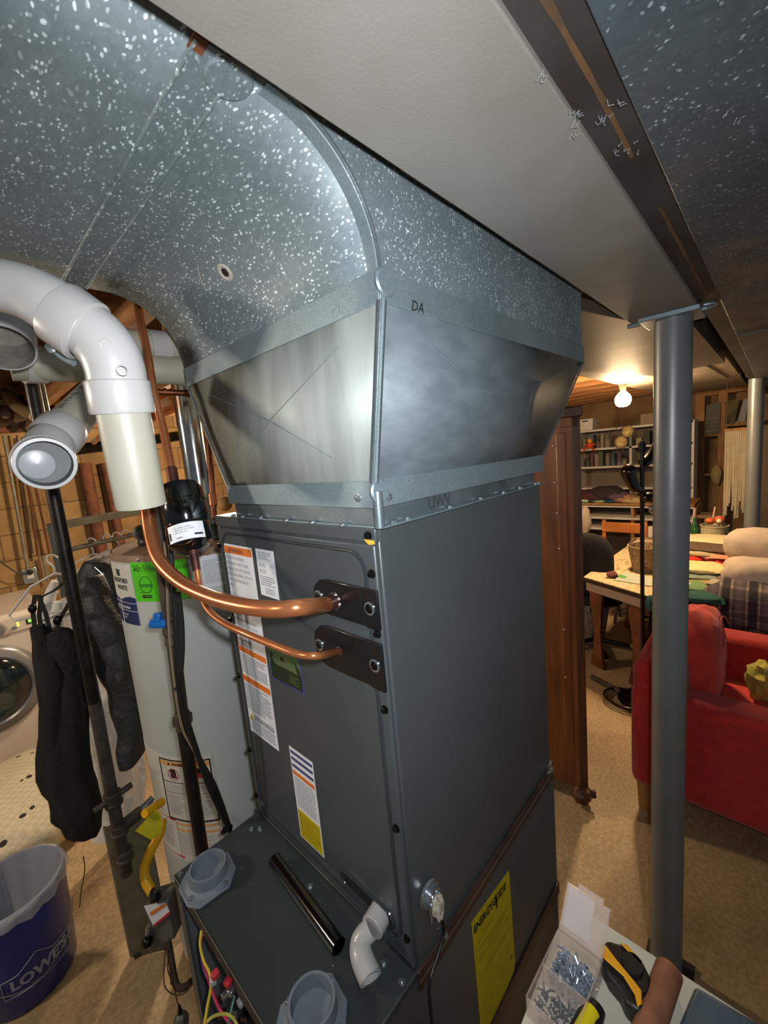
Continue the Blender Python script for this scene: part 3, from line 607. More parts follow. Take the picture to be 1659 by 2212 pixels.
# energy guide label
eg = sidesurf(-.001)
e0 = MB().slab([(.153, -.0012, .893), (.300, -.0012, .870), (.305, -.0012, .635), (.297, -.0012, .618), (.160, -.0012, .60)], (0, -1, 0), .0006).build('efficiency_label', 'yellow', fur)
def egf(x, y, l): return V((.153+x+y*.03, -.0018-l, .893-.155*x-y))
EG = Surf(egf)
EG.text('ENERGYGUIDE', .004, .030, .0235, 'black', e0, .0006, sx=.79, bold=.0009)
EG.rect(.086, .012, .005, .032, 'black', 'arrow_stem', e0, .0006); EG.lines(.012, .05, .06, .012, 2, mat('olive_ink', '8a7a10', .6), e0, .0006, wlen=.014, fill=.25)
for y in (.075, .10, .135): EG.rect(.012, y, .12, .0012, mat('olive_rule', '7d7012', .6), 'rule_line', e0, .0006)
EG.lines(.05, .082, .06, .012, 2, mat('olive_ink2', '8a7a10', .6), e0, .0006, wlen=.01, fill=.35); MB().lathe((.290, -.0018, .665), (0, -1, 0), [(0, .0006), (.004, .0006), (.004, 0)], 16).build('flame_seal', mat('olive_seal', '6a6010', .6), e0)

# collars, tube and trap on the deck
col_ = thing('vent_collar', (-.145, .405, .961), 'grey vent collar at the far end of the furnace deck', 'collar', 'vent collars on the furnace deck')
b = MB(); hexp = [(-.060, -.025), (-.045, -.05), (.02, -.058), (.05, -.03), (.058, .02), (.035, .052), (-.03, .055), (-.058, .03)]
b.slab([(-.145+x*.86, .405+y*.86, .961) for x, y in hexp], (0, 0, 1), .006); b.build('flange', 'collar', col_, bevel=.002)
b = MB(); b.lathe((-.145, .405, .967), (0, 0, 1), [(.044, 0), (.036, .005), (.0345, .026), (.030, .026), (.029, .002), (0, .001)], 40); b.build('socket_ring', 'collar', col_)
for a in (20, 110, 200, 290): screw((-.145+.043*math.cos(math.radians(a)), .405+.043*math.sin(math.radians(a)), .967), (0, 0, 1), col_)
dup(col_, (.008, -.325, 0), 'grey vent collar cut off by the bottom edge, nearest on the furnace deck')
tb = thing('rubber_tube', (-.05, .21, .961), 'straight piece of black tube lying on the furnace deck', 'tube')
A_, B_ = V((-.047, .322, .975)), V((-.062, .110, .975)); b = MB()
b.tube([A_, B_], .0135, 28, cap=False); b.lathe(A_, B_-A_, [(.0135, 0), (.0110, 0), (.0110, .03), (0, .03)], 28); b.lathe(B_, A_-B_, [(.0135, 0), (.0110, 0), (.0110, .03), (0, .03)], 28); b.build('tube_body', 'driver', tb)
tp_ = thing('trap_fitting', (-.04, .07, .961), 'white plastic elbow fitting screwed into the cabinet drain, open end down on the deck', 'pipe fitting')
q0, q1, q2, q3 = on(822, 1972, 0, -.001), on(803, 2005, 0, -.026), on(779, 2040, 2, .996), on(800, 2112, 2, .984)
b = MB(); b.tube([q0+(q0-q1)*.1, q1], .0192, 28); b.build('hub', 'pvc', tp_, bevel=.001)
b = MB(); b.tube([q1, (q1+q2)/2+V((-.002, .003, 0)), q2, (q2*2+q3)/3+V((-.004, 0, 0)), q3], [.0150, .0158, .0172, .0178, .0178], 28, smooth=6, cap=False)
b.lathe(q3, q2-q3, [(.0180, 0), (.0180, -.001), (.0148, -.001), (.0148, .018), (0, .018)], 28); b.build('street_elbow', 'pvc', tp_)
FACE2 = Surf(lambda x, y, l: q0+V((-.006, 0, 0))+V((-1, .2, -.1)).normalized()*y+V((0, 0, 0))+(V((0, math.cos(x*57+2.0), math.sin(x*57+2.0))))*(.0176+l))
# sockets on deck: small leaves of metal filings
b = MB(); rs = random.Random(11)
for k in range(60):
    x = rs.uniform(XF+.01, -.01); y = rs.uniform(.03, .44); b.box((x, y, .9602), (x+rs.uniform(.0006, .0018), y+rs.uniform(.0006, .0018), .9608), rz=rs.uniform(0, 3))
tag(b.build('metal_shavings', 'steelscrew'), 'tiny bright metal shavings scattered over the furnace deck', 'shavings', kind='stuff')

# ================================================================== COPPER LINES + DRIER
suc = thing('suction_line', at(316, 1080, .74), 'thick bent copper pipe entering the upper black plate of the cabinet', 'copper pipe')
endp = on(727, 1297, 0, -.004); P = [at(*p) for p in [(313, 1060, .75), (318, 1100, .735), (325, 1150, .72), (343, 1208, .69), (388, 1256, .652), (450, 1288, .61), (520, 1308, .568), (590, 1316, .54), (650, 1312, .53)]]+[V((endp.x-.018, endp.y+.001, endp.z))]
MB().tube(P, .0112, 24, smooth=8).build('tube', 'copper', suc)
MB().tube([P[-1], endp], .0116, 20).build('scorched_end', 'copperdark', suc)
b = MB()
for k in range(16): a = k*.9; b.ball(endp+V((-.003, .0095*math.cos(a), .0095*math.sin(a))), .0045, 8, 6, nz=.5)
b.build('solder_bead', 'solder', suc)
liq = thing('liquid_line', at(420, 1195, .71), 'thin bent copper pipe from the black drier to the lower plate', 'copper pipe')
end2 = on(734, 1406, 0, -.004); P = [at(*p) for p in [(425, 1230, .705), (430, 1262, .70), (437, 1292, .69), (452, 1320, .67), (482, 1345, .64), (530, 1368, .60), (590, 1393, .57), (645, 1413, .545), (690, 1416, .54)]]+[end2]
MB().tube(P, .0052, 18, smooth=8).build('tube', 'copper', liq)
MB().tube([at(417, 1190, .715), at(425, 1232, .705)], [.0078, .0066], 18).build('brazed_stub', 'copperdark', liq)
MB().lathe(end2, (-1, 0, 0), [(.0075, 0), (.0078, .002), (.0055, .004)], 16).build('weld_ring', 'solder', liq)
dr = thing('filter_drier', at(407, 1190, .73), 'glossy black canister filter drier with white label hanging on copper lines', 'filter drier')
da, db = at(387, 1045, .755), at(418, 1198, .725); ax = (db-da); Ld = ax.length
rr = .0372; prof = [(0, 0), (.012, 0), (.024, .002), (.033, .006), (rr-.001, .013), (rr, .020), (rr, .038), (rr-.002, .040), (rr-.002, .044), (rr, .046), (rr, .078), (rr-.0016, .080), (rr-.0016, .083), (rr, .085), (rr, Ld-.026), (rr-.003, Ld-.018), (.026, Ld-.008), (.016, Ld-.003), (.010, Ld), (0, Ld)]
MB().lathe(da, ax, prof, 40).build('canister', 'driver', dr)
axn = ax.normalized(); tocam = (C0-(da+db)/2); tocam = (tocam-axn*tocam.dot(axn)).normalized(); sidev = axn.cross(tocam)
if sidev.dot(RT) < 0: sidev = -sidev
DS = Surf(lambda x, y, l: da+axn*y+(tocam*math.cos(x/rr)+sidev*math.sin(x/rr))*(rr+.0004+l))
dl = DS.rect(-.036, .087, .062, .030, 'paper', 'drier_label', dr, .0006, nx=16)
DS.lines(-.022, .094, .03, .012, 3, 'inkmid', dl, .0012, wlen=.01, fill=.3); DS.rect(.008, .108, .014, .003, 'black', 'label_mark', dl, .0012, nx=3); DS.rect(-.034, .099, .0035, .013, 'black', 'label_mark', dl, .0012); DS.lines(-.02, .111, .014, .003, 1, 'ink', dl, .0012, wlen=.004)
up_ = thing('copper_riser', at(370, 1045, .77), 'copper pipe rising from the black drier up behind the white pipe', 'copper pipe')
MB().tube([at(*p) for p in [(376, 1050, .757), (368, 1005, .77), (352, 925, .79), (333, 850, .80), (318, 760, .83), (303, 690, .86), (295, 640, .9)]], .0078, 16, smooth=6).build('tube', 'copper', up_)
MB().tube([at(377, 1052, .756), at(370, 1012, .768)], .0098, 16).build('brazed_stub', 'copperdark', up_)

# ================================================================== PVC PIPES
def ringend(o, axis, ro, ri, depth, name, par, m='pvc', bore='pvcin'):
    o = V(o); axis = V(axis).normalized(); x = MB().lathe(o, axis, [(ro, -.03), (ro, -.002), (ro-.001, 0), (ri, 0)], 36).build(name, m, par)
    MB().lathe(o, axis, [(ri, 0), (ri, -depth), (0, -depth)], 36).build('bore', bore, x); return x
vp = thing('vent_pipe', at(305, 1095, .50), 'large white plastic vent pipe bending down in front, ends above the drier', 'vent pipe')
lo_, hi_ = at(306, 1092, .498), at(262, 868, .468); dn = (lo_-hi_).normalized()
b = MB(); b.tube([hi_, lo_], .0272, 36, cap=False); b.lathe(lo_, dn, [(.0272, 0), (.0238, 0), (.0238, -.06), (0, -.06)], 36); b.build('lower_pipe', 'pvcpipe', vp)
MB().lathe(hi_-dn*.022, dn, [(.0300, -.001), (.0322, 0), (.0326, .002), (.0330, .032), (.0320, .035), (.0272, .0355)], 36).build('lower_hub', 'pvc', vp, ang=30)
k0, k1 = at(256, 822, .462), at(160, 705, .448)
MB().tube([hi_-dn*.018, at(250, 800, .460), at(236, 763, .456), at(208, 728, .452), at(172, 702, .448)], [.0296, .0298, .0302, .0305, .0305], 36, smooth=6).build('elbow_body', 'pvc', vp)
hd = (at(120, 668, .442)-at(196, 722, .451)).normalized(); h0 = at(196, 722, .451)
MB().lathe(h0, hd, [(.0300, 0), (.031, .002), (.0355, .004), (.0355, .032), (.0345, .034), (.030, .0345)], 36).build('upper_hub', 'pvc', vp, ang=30)
MB().tube([at(175, 706, .448), at(110, 660, .441), at(50, 630, .436), at(-30, 612, .43), at(-120, 606, .43), at(-120, 606, .43)+(at(-120, 606, .43)-at(-30, 612, .43))*14], [.0305, .030, .0275, .025, .025, .025], 36, smooth=8).build('upper_pipe', 'pvc', vp)
for (px, py) in ((228, 742), (264, 800)):
    c = at(px, py, .4285); nn = (C0-c).normalized(); q = at(px, py, .43)
    sx_ = nn.cross(UP).normalized(); sy_ = sx_.cross(nn); MB().tube([c+(sx_*math.cos(a_)+sy_*math.sin(a_))*.0048-nn*.001 for a_ in [2*PI*k_/24 for k_ in range(25)]], .0006, 5).build('mold_mark', 'pvc', vp)
MB().lathe(at(112, 752, .455), (at(100, 740, .44)-at(112, 752, .455)), [(.006, 0), (.006, .004), (.003, .005), (0, .005)], 6).build('clamp_screw', 'steelscrew', vp)
MB().tube([at(108, 748, .462), at(135, 772, .466), at(160, 785, .466)], .0035, 8, smooth=3).build('strap', 'galv_band', vp)

el = thing('vent_elbow', at(95, 1000, .52), 'white plastic elbow with round open mouth facing the viewer, stamped pipe above', 'vent pipe')
mo = at(99, 1002, .54); ma = (-(at(88, 985, .63)-mo)).normalized()
rg = ringend(mo, ma, .0345, .0295, .034, 'mouth_ring', el)
MB().lathe(mo-ma*.031-(RT-ma*RT.dot(ma)).normalized()*.0075-(UP-ma*UP.dot(ma)).normalized()*.003, ma, [(.0195, -.001), (.0195, .0005), (.018, .001), (0, .0016)], 30).build('inner_throat', mat('lit_bore', '9ea2a6', .3), rg)  # paler disc paints the light on the inner turn of the elbow
MB().tube([mo-ma*.020, mo-ma*.045+UP*.002, at(112, 960, .60), at(130, 935, .62)], [.0325, .032, .031, .031], 32, cap=False, smooth=5).build('elbow_body', 'pvc', el)
MB().lathe(mo-ma*.024, ma, [(.032, -.008), (.0362, -.006), (.0362, -.001), (.0345, .001)], 36).build('hub_rim', 'pvc', el, ang=30)
pa, pb = at(118, 948, .60), at(222, 838, .74); pd = (pb-pa).normalized()
MB().lathe(pa, pd, [(.030, -.01), (.0325, 0), (.0325, .026), (.0315, .028), (.0275, .0285)], 36).build('pipe_hub', 'pvc', el, ang=30)
MB().tube([pa, pb], .0272, 36).build('pipe', 'pvcpipe', el)
tc_ = (C0-(pa+pb)/2); tc_ = (tc_-pd*tc_.dot(pd)).normalized(); sd = pd.cross(tc_)
if sd.dot(UP) < 0: sd = -sd
PS = Surf(lambda x, y, l: pa+pd*x+(tc_*math.cos(y/.0272)-sd*math.sin(y/.0272))*(.0274+l))
PS.text('1 280 PSI @ 73F', .031, -.022, .0145, 'ink', el, .0002, name='pipe_lettering')
te = thing('vent_elbow', at(12, 745, .55), 'downward open end of a white plastic fitting at the left edge, dark inside', 'vent pipe')
mo = at(8, 752, .60); ma = (C0-mo).normalized(); ma = (ma-UP*.9).normalized(); ringend(mo, ma, .039, .0355, .06, 'mouth_ring', te, bore=mat('grey_bore', '8b887c', .7, 0, '75736a', 60))  # mottled grey-beige bore, darker than the white fitting
MB().tube([mo-ma*.028, at(-30, 690, .66)], .0385, 32, cap=False).build('elbow_body', 'pvc', te)
hv = thing('vent_run', at(200, 792, .80), 'horizontal white plastic vent pipe crossing behind the big bend', 'vent pipe')
MB().tube([at(20, 785, .74), at(430, 803, .96)], .0302, 30).build('pipe', 'pvcpipe', hv)
MB().tube([at(45, 786, .752), at(92, 788, .778)], .0345, 30).build('coupling', 'pvc', hv, ang=30)
hv2 = thing('vent_run', at(360, 750, .9), 'short white plastic vent pipe with coupling under the duct, above the longer run', 'vent pipe')
MB().tube([at(262, 742, .86), at(450, 757, .99)], .0302, 30).build('pipe', 'pvcpipe', hv2)
MB().tube([at(322, 749, .90), at(362, 752, .925)], .0355, 30).build('coupling', 'pvc', hv2, ang=30)

# ================================================================== WATER HEATER
HC = V((.2, 1.05, 0)); HR = .268
wh = thing('water_heater', HC, 'tall pale grey water heater behind the gas pipe, covered in stickers', 'water heater')
MB().lathe(HC, (0, 0, 1), [(0, .09), (HR, .09), (HR, 1.515), (HR-.004, 1.528)], 72).build('tank_jacket', 'heater', wh)
MB().lathe(HC, (0, 0, 1), [(HR-.002, 1.526), (HR-.006, 1.533), (.2, 1.540), (0, 1.545)], 72).build('top_cap', 'heatertop', wh)
MB().lathe(HC, (0, 0, 1), [(HR+.001, 1.514), (HR+.0025, 1.526), (HR-.003, 1.534)], 72).build('top_rim', 'heatertop', wh)
for a in (45, 165, 285): MB().cyl(HC+V((.2*math.cos(math.radians(a)), .2*math.sin(math.radians(a)), 0)), HC+V((.2*math.cos(math.radians(a)), .2*math.sin(math.radians(a)), .09)), .02).build('leg', 'iron', wh)
def hs(deg0):
    a0 = math.radians(deg0)
    return Surf(lambda x, y, l: V((HC.x+(HR+l)*math.cos(a0+x/HR), HC.y+(HR+l)*math.sin(a0+x/HR), -y)))
H0 = hs(0); A = lambda d: math.radians(d)*HR
def hrect(a0, z1, a1, z0, m, nm, par, lift=.001): return H0.rect(A(a0), -z1, A(a1)-A(a0), z1-z0, m, nm, par, lift, nx=14)
o = hrect(172, 1.508, 201, 1.325, 'paperc', 'brand_label', wh)
a = [(A(172), -1.408), (A(178), -1.402), (A(186), -1.400), (A(190), -1.408), (A(196), -1.412), (A(201), -1.408)]
for k in range(5):
    H0.poly([(a[k][0], a[k][1]), (a[k+1][0], a[k+1][1]), (a[k+1][0], -1.325), (a[k][0], -1.325)], 'navy', 'navy_field', o, .0016)
H0.text('BRADFORD', A(177), -1.452, .0205, 'black', o, .0018, sx=.84, bold=.0004); H0.text('WHITE', A(182), -1.430, .0205, 'black', o, .0018, sx=.95, bold=.0004)
for k in range(4): H0.rect(A(184)+k*.006, -1.492, .004, .020, 'ink', 'logo_mark', o, .0016)
H0.rect(A(183), -1.492, .028, .003, 'ink', 'logo_mark', o, .0018)
H0.rect(A(172), -1.392, A(29), .0012, 'paper', 'rule_line', o, .002, nx=10); H0.rect(A(172), -1.368, A(29), .0012, 'paper', 'rule_line', o, .002, nx=10)
H0.text('Built to be the Best', A(176), -1.374, .0125, 'paper', o, .002, sx=.88, bold=.0003); H0.text('traditional', A(182), -1.352, .010, 'paper', o, .002); H0.text('model', A(184), -1.343, .009, 'paper', o, .002)
o = hrect(201.8, 1.516, 237.7, 1.400, 'green', 'green_sticker', wh, .0014)
H0.text('Mr.Waterheater', A(203.2), -1.489, .0262, 'black', o, .0018, sx=.93, bold=.0011, shear=.15); H0.text('Mr.Waterheater', A(203.2), -1.489, .0262, 'green', o, .0022, sx=.93, shear=.15)
P = [H0.f(A(211)+.020*math.cos(t), -1.450+.024*math.sin(t), .002) for t in [2*PI*k/24 for k in range(25)]]; MB().tube(P, .0008, 5).build('logo_ring', mat('dark_green_print', '1d6a20', .5), o)
H0.rect(A(207), -1.452, .04, .009, mat('dark_green_print2', '2f8f25', .5), 'logo_banner', o, .002, nx=4); H0.rect(A(207), -1.420, .033, .009, 'black', 'phone_box', o, .002, nx=4); H0.lines(A(206), -1.428, .036, .004, 1, 'ink', o, .002, wlen=.008)
H0.text('#', A(206.8), -1.4125, .01, 'green', o, .0026); H0.lines(A(209.3), -1.4175, .022, .004, 1, 'green', o, .0026, wlen=.006); H0.lines(A(222), -1.47, .03, .05, 8, mat('dark_green_print3', '2a7d22', .5), o, .002, wlen=.008, fill=.3); H0.rect(A(230), -1.478, .02, .009, 'black', 'ad_box', o, .002, nx=3)
o = hrect(246, 1.516, 259, 1.42, 'paper', 'notice_label', wh); H0.lines(A(246.5), -1.50, .05, .07, 16, 'inkmid', o, .0015, wlen=.008, fill=.35)
o = hrect(165, .905, 234, .54, 'paperc', 'instruction_label', wh, .0008)
for (a0, z1, a1, z0) in ((195.5, .895, 233, .891), (195.5, .689, 233, .684), (195.5, .895, 196.3, .684), (232.2, .895, 233, .684), (195.5, .8185, 233, .8165), (197, .782, 232, .781)): hrect(a0, z1, a1, z0, 'black', 'frame_line', o, .0014)
hrect(196.5, .889, 232, .874, 'peach', 'peach_bar', o, .0014); H0.text('WARNING', A(206.5), -.877, .012, 'black', o, .002, bold=.0004); H0.poly([(A(203), -.877), (A(205), -.877), (A(204), -.887)], 'black', 'warning_triangle', o, .002)
c0 = (A(206.5), -.846)
H0.poly([(c0[0]-.011, c0[1]-.015), (c0[0]+.008, c0[1]-.017), (c0[0]+.012, c0[1]+.013), (c0[0]-.009, c0[1]+.013)], 'black', 'fuel_can_icon', o, .0018)
P = [H0.f(c0[0]+.019*math.cos(t), c0[1]+.019*math.sin(t), .0022) for t in [2*PI*k/24 for k in range(25)]]; MB().tube(P, .0009, 5).build('prohibition_ring', 'red', o); MB().tube([H0.f(c0[0]-.013, c0[1]-.013, .0022), H0.f(c0[0]+.014, c0[1]+.013, .0022)], .0009, 5).build('prohibition_bar', 'red', o)
c1 = (A(224.5), -.85); H0.poly([(c1[0]-.014, c1[1]), (c1[0]-.008, c1[1]+.003), (c1[0], c1[1]-.002), (c1[0]+.013, c1[1]+.002), (c1[0]+.012, c1[1]+.014), (c1[0]-.014, c1[1]+.014)], 'red', 'flame_icon', o, .0018)
H0.poly([(c1[0]-.006, c1[1]-.002), (c1[0]-.008, c1[1]-.014), (c1[0], c1[1]-.02), (c1[0]+.008, c1[1]-.014), (c1[0]+.005, c1[1]-.001)], 'black', 'figure_icon', o, .0018)
H0.lines(A(198), -.810, .15, .026, 6, 'inkmid', o, .0014, wlen=.012, fill=.35); H0.lines(A(198), -.774, .065, .07, 14, 'inkmid', o, .0014, wlen=.012, fill=.35); H0.lines(A(216), -.774, .065, .07, 14, 'inkmid', o, .0014, wlen=.012, fill=.35)
H0.lines(A(172), -.83, .09, .14, 18, 'inkmid', o, .0014, wlen=.012, fill=.25)
hrect(172, .6815, 195.5, .680, 'red', 'red_rule', o, .0014); hrect(195.5, .683, 201, .678, 'red', 'red_tab', o, .0016); hrect(202, .676, 232, .668, 'peach', 'peach_bar', o, .0014); hrect(202, .655, 232, .647, 'peach', 'peach_bar', o, .0014)
H0.lines(A(203), -.64, .12, .08, 12, 'inkmid', o, .0014, wlen=.014, fill=.3); H0.lines(A(180), -.66, .08, .09, 14, 'inkmid', o, .0014, wlen=.012, fill=.25); hrect(201.5, .678, 201.8, .54, 'inkmid', 'rule_line', o, .0014)
hrect(178, .5515, 204, .550, 'red', 'red_rule', o, .0014); hrect(198, .553, 204, .548, 'red', 'red_tab', o, .0016)
screw(H0.f(A(209), -1.523, .001), H0.f(A(209), -1.523, .01)-H0.f(A(209), -1.523, 0), wh)
fl = thing('flue_pipe', (.19, 1.0, 1.54), 'shiny bright metal flue pipe rising from the water heater', 'flue pipe')
fb, ft = at(441, 1075, 1.30), at(388, 800, 1.30); fx = (fb.x+ft.x)/2; fy = (fb.y+ft.y)/2
MB().tube([(fx, fy, 1.545), (fx, fy, 2.2)], .0385, 32).build('pipe', 'chrome', fl); MB().tube([(fx, fy, 1.90), (fx, fy, 1.915)], .0395, 32).build('joint', 'chrome', fl)
MB().lathe((fx, fy, 1.545), (0, 0, 1), [(.09, 0), (.085, .012), (.04, .04)], 28).build('draft_hood', 'galv_smooth', fl)
tag(MB().tube([at(*p) for p in [(448, 900, 1.25), (452, 960, 1.24), (460, 1080, 1.22), (463, 1120, 1.21)]], .0085, 12, smooth=3).build('copper_pipe', 'coppermid'), 'dull copper pipe standing just right of the shiny flue', 'copper pipe')
tag(MB().tube([at(458, 1068, 1.218), at(461, 1092, 1.212)], .0115, 14).build('copper_coupling', 'copper'), 'bright copper coupling on the dull pipe beside the flue', 'pipe fitting')
hc = thing('copper_crossing', at(380, 848, 1.15), 'short dark copper pipe crossing in front of the flue', 'copper pipe')
MB().tube([at(330, 846, 1.12), at(412, 850, 1.17)], .0085, 12).build('tube', 'coppermid', hc); MB().tube([at(352, 847, 1.13), at(360, 847, 1.135)], .011, 12).build('coupling', 'coppermid', hc); MB().tube([at(400, 849, 1.162), at(412, 850, 1.17)], .0105, 12).build('elbow', 'coppermid', hc)
tpv = thing('relief_valve', HC+V((-.18, -.06, 1.54)), 'small brass valve with black knob lying on the heater top', 'valve')
c = at(305, 1150, 1.30); MB().lathe(c, C0-c, [(.0, -.03), (.022, -.03), (.024, 0), (.017, .004), (.012, .002), (0, .002)], 20).build('port', 'castalu', tpv); MB().tube([c+RT*.02, c+RT*.06-UP*.012], .017, 14).build('body', 'driver', tpv); MB().ball(at(320, 1170, 1.31), .03, sc=(1, 1, .8)).build('knob', 'wire', tpv)

# ================================================================== GAS PIPES
g1 = thing('gas_pipe', (-.2, .86, .72), 'black iron gas pipe hanging down left of the garments, capped below', 'gas pipe')
gx, gy = -.200, .86
MB().tube([(gx, gy, 2.3), (gx-.004, gy, 1.2)], .0145, 16).build('upper_pipe', 'iron', g1)
MB().tube([(gx-.004, gy, 1.2), (gx-.009, gy, .70)], .0148, 16).build('lower_pipe', 'rustpipe', g1)
zt = on(245, 1725, 1, gy).z; zt2 = on(258, 1790, 1, gy).z; zc = on(268, 1855, 1, gy).z
for z_, h in ((zt, .035), (zt2, .03), (zc+.01, .03)): MB().lathe((gx-.006, gy, z_-h/2), (0, 0, 1), [(.015, 0), (.021, .001), (.021, .008), (.018, .010), (.018, h-.010), (.021, h-.008), (.021, h-.001), (.015, h)], 18).build('coupling', 'rustpipe', g1)
MB().tube([(gx-.006, gy, zt2), (gx+.05, gy+.012, zt2+.002)], .016, 14).build('tee_branch', 'rustpipe', g1); MB().tube([(gx+.045, gy+.01, zt2), (gx+.085, gy+.02, zt2+.014)], [.013, .009], 12).build('flare_nut', 'steelscrew', g1)
MB().tube([(gx-.05, gy, zt-.005), (gx+.04, gy, zt+.01)], .008, 10).build('strap_band', 'rustpipe', g1)
g2 = thing('gas_pipe', (-.05, .56, .85), 'dusty iron gas pipe in front of the water heater with union and blue valve handle', 'gas pipe')
a, b_ = on(342, 1120, 1, .56), on(430, 1850, 1, .56); q = lambda py: a+(b_-a)*((py-1120)/730)
MB().tube([a+V((0, 0, .1)), q(1330)], .0150, 16).build('upper_pipe', 'rustpipe', g2); MB().tube([q(1380), q(1530)], .0135, 16).build('middle_pipe', 'rustpipe', g2); MB().tube([q(1550), b_+V((-.006, 0, -.78))], .0140, 16).build('lower_pipe', 'iron', g2)
vd = (b_-a).normalized()
MB().lathe(q(1310), vd, [(.013, 0), (.0185, .002), (.0185, .014), (.016, .018), (.0185, .03), (.0195, .042), (.016, .052), (.0175, .058), (.0175, .07), (.013, .072)], 8).build('valve_body', 'rustpipe', g2, ang=20)
MB().lathe(q(1520), vd, [(.013, 0), (.017, .004), (.017, .010), (.0215, .012), (.0215, .026), (.016, .030), (.0165, .040), (.013, .042)], 8).build('union', 'rustpipe', g2, ang=20)
v0 = at(340, 1345, .86)
b = MB(); b.box((-.016, -.006, -.011), (.016, .006, .007)); b.box((-.007, -.008, .003), (.008, .006, .021)); b.tube([(-.017, 0, -.002), (.017, 0, -.004)], .0075, 10)
for v in b.v: v[:] = v0+RT*(v.x*.95+.001)+UP*v.z+FW*v.y
b.build('valve_handle', 'blue', g2, bevel=.002); MB().tube([v0+FW*.004, q(1345)], .006, 8).build('valve_stem', 'castalu', g2)
tag(MB().tube([at(*p) for p in [(368, 1180, .82), (377, 1290, .83), (380, 1360, .835), (384, 1440, .84), (386, 1500, .845), (398, 1560, .86), (432, 1640, .88), (465, 1700, .90), (492, 1775, .93), (497, 1795, .94)]], .0048, 10, smooth=5).build('cable', 'wire'), 'black cable strapped down along the dusty gas pipe', 'cable')
tag(MB().tube([at(*p) for p in [(384, 1280, .80), (391, 1340, .81), (393, 1400, .815), (390, 1470, .82), (400, 1540, .84), (424, 1620, .86), (448, 1690, .88), (475, 1750, .91), (495, 1790, .935)]], .0056, 10, smooth=5).build('cable', 'wire'), 'thicker black cable looping in front of the heater to its base', 'cable')
tag(MB().tube([at(*p) for p in [(355, 1170, .81), (360, 1240, .815), (363, 1330, .82), (372, 1440, .825), (390, 1560, .85), (412, 1610, .87), (460, 1690, .90), (478, 1750, .92), (492, 1795, .94)]], .0026, 8, smooth=5).build('cable', 'twine'), 'dusty tan cable running beside the black cables', 'cable')
tag(MB().tube([at(480, 1800, .93), at(490, 1790, .93), at(500, 1788, .935)], [.004, .008, .007], 8, smooth=3).build('cable_clamp', 'blackscrew'), 'small black clamp holding the cables at the deck corner', 'clamp')
tag(MB().tube([at(377, 1488, .82), at(384, 1492, .815), at(398, 1490, .83)], .003, 6).build('zip_tie', 'wire'), 'black zip tie around gas pipe and cables', 'zip tie')

# yellow gas connector, tag, valve, sheet panel, lower conduit and wires
tag(MB().tube([at(*p) for p in [(345, 1950, 1.12), (328, 1925, 1.12), (314, 1900, 1.13), (313, 1872, 1.14), (325, 1840, 1.15), (345, 1800, 1.17), (350, 1770, 1.19)]], .0125, 16, smooth=6).build('gas_connector', 'yelpipe'), 'yellow coated flexible gas line curving down to the gas control', 'gas line')
tag(MB().tube([at(312, 1758, 1.08), at(350, 1732, 1.14)], .011, 14).build('gas_connector', 'yelpipe'), 'short straight end of yellow gas line above the yellow tag', 'gas line')
tag(MB().slab([at(*p, 1.09) for p in [(292, 1795), (336, 1748), (347, 1755), (350, 1800), (326, 1814)]], FW, .0006).build('gas_tag', 'yeltag'), 'dull yellow paper tag hanging from the gas line', 'tag')
pn = thing('sheet_panel', on(340, 2050, 2, 0), 'dusty olive sheet metal panel standing on the floor behind the gas control', 'panel')
pa_, pb_ = on(283, 2066, 2, .004), on(372, 2047, 2, .004); MB().slab([pa_, pb_, pb_+V((0, 0, .56)), pa_+V((0, 0, .545))], (pb_-pa_).cross(V((0, 0, 1))), .003).build('sheet', 'sheet', pn)
MB().tube([pa_, pa_+V((0, 0, .545))], .004, 8).build('folded_edge', 'edge', pn)
tag(MB().box(on(300, 2070, 2, .0)+V((-.01, -.01, 0)), on(300, 2070, 2, 0)+V((.10, .02, .018)), rz=-.3).build('foot_block', 'rustpipe'), 'small dark block at the foot of the sheet panel', 'block')
gv = thing('gas_control', at(345, 1990, 1.10), 'grey gas control box with orange striped label on the heater', 'gas valve')
def cbox(px0, py0, px1, py1, d, th, shear=0): 
    c = [at(px0, py0, d), at(px1, py0+shear, d), at(px1, py1+shear, d), at(px0, py1, d)]; return MB().slab(c, FW, th)
p4 = [at(*p, 1.10) for p in [(310, 1960), (362, 1944), (378, 2028), (332, 2052)]]; MB().slab(p4, FW, .06).build('valve_body', 'castalu', gv, bevel=.004)
p4 = [at(*p, 1.097) for p in [(311, 1957), (359, 1951), (365, 1968), (330, 2000)]]; sl = MB().slab([at(*p, 1.097) for p in [(311, 1958), (358, 1951), (366, 1970), (331, 2000)]], FW, .002).build('control_label', 'paper', gv)
MB().slab([at(*p, 1.095) for p in [(323, 1972), (357, 1951), (360, 1956), (326, 1979)]], FW, .001).build('orange_bar', 'orange', sl); MB().slab([at(*p, 1.095) for p in [(331, 1998), (365, 1970), (367, 1974), (333, 2002)]], FW, .001).build('red_bar', 'red', sl)
MB().lathe(at(335, 1940, 1.10), UP, [(0, 0), (.016, 0), (.016, .012), (.012, .022), (0, .024)], 14).build('control_knob', 'driver', gv); MB().ball(at(318, 2035, 1.09), .014).build('connector_cap', 'blackscrew', gv); MB().tube([at(320, 2000, 1.1), at(322, 2045, 1.1)], .008, 10).build('pressure_tap', 'steelscrew', gv)
tag(MB().tube([at(*p) for p in [(362, 2030, 1.15), (368, 2060, 1.14), (376, 2110, 1.12), (384, 2132, 1.11), (400, 2132, 1.10), (413, 2120, 1.1)]], .0085, 12, smooth=4).build('conduit', 'rustpipe'), 'bent dusty metal tube below the gas control', 'tube')
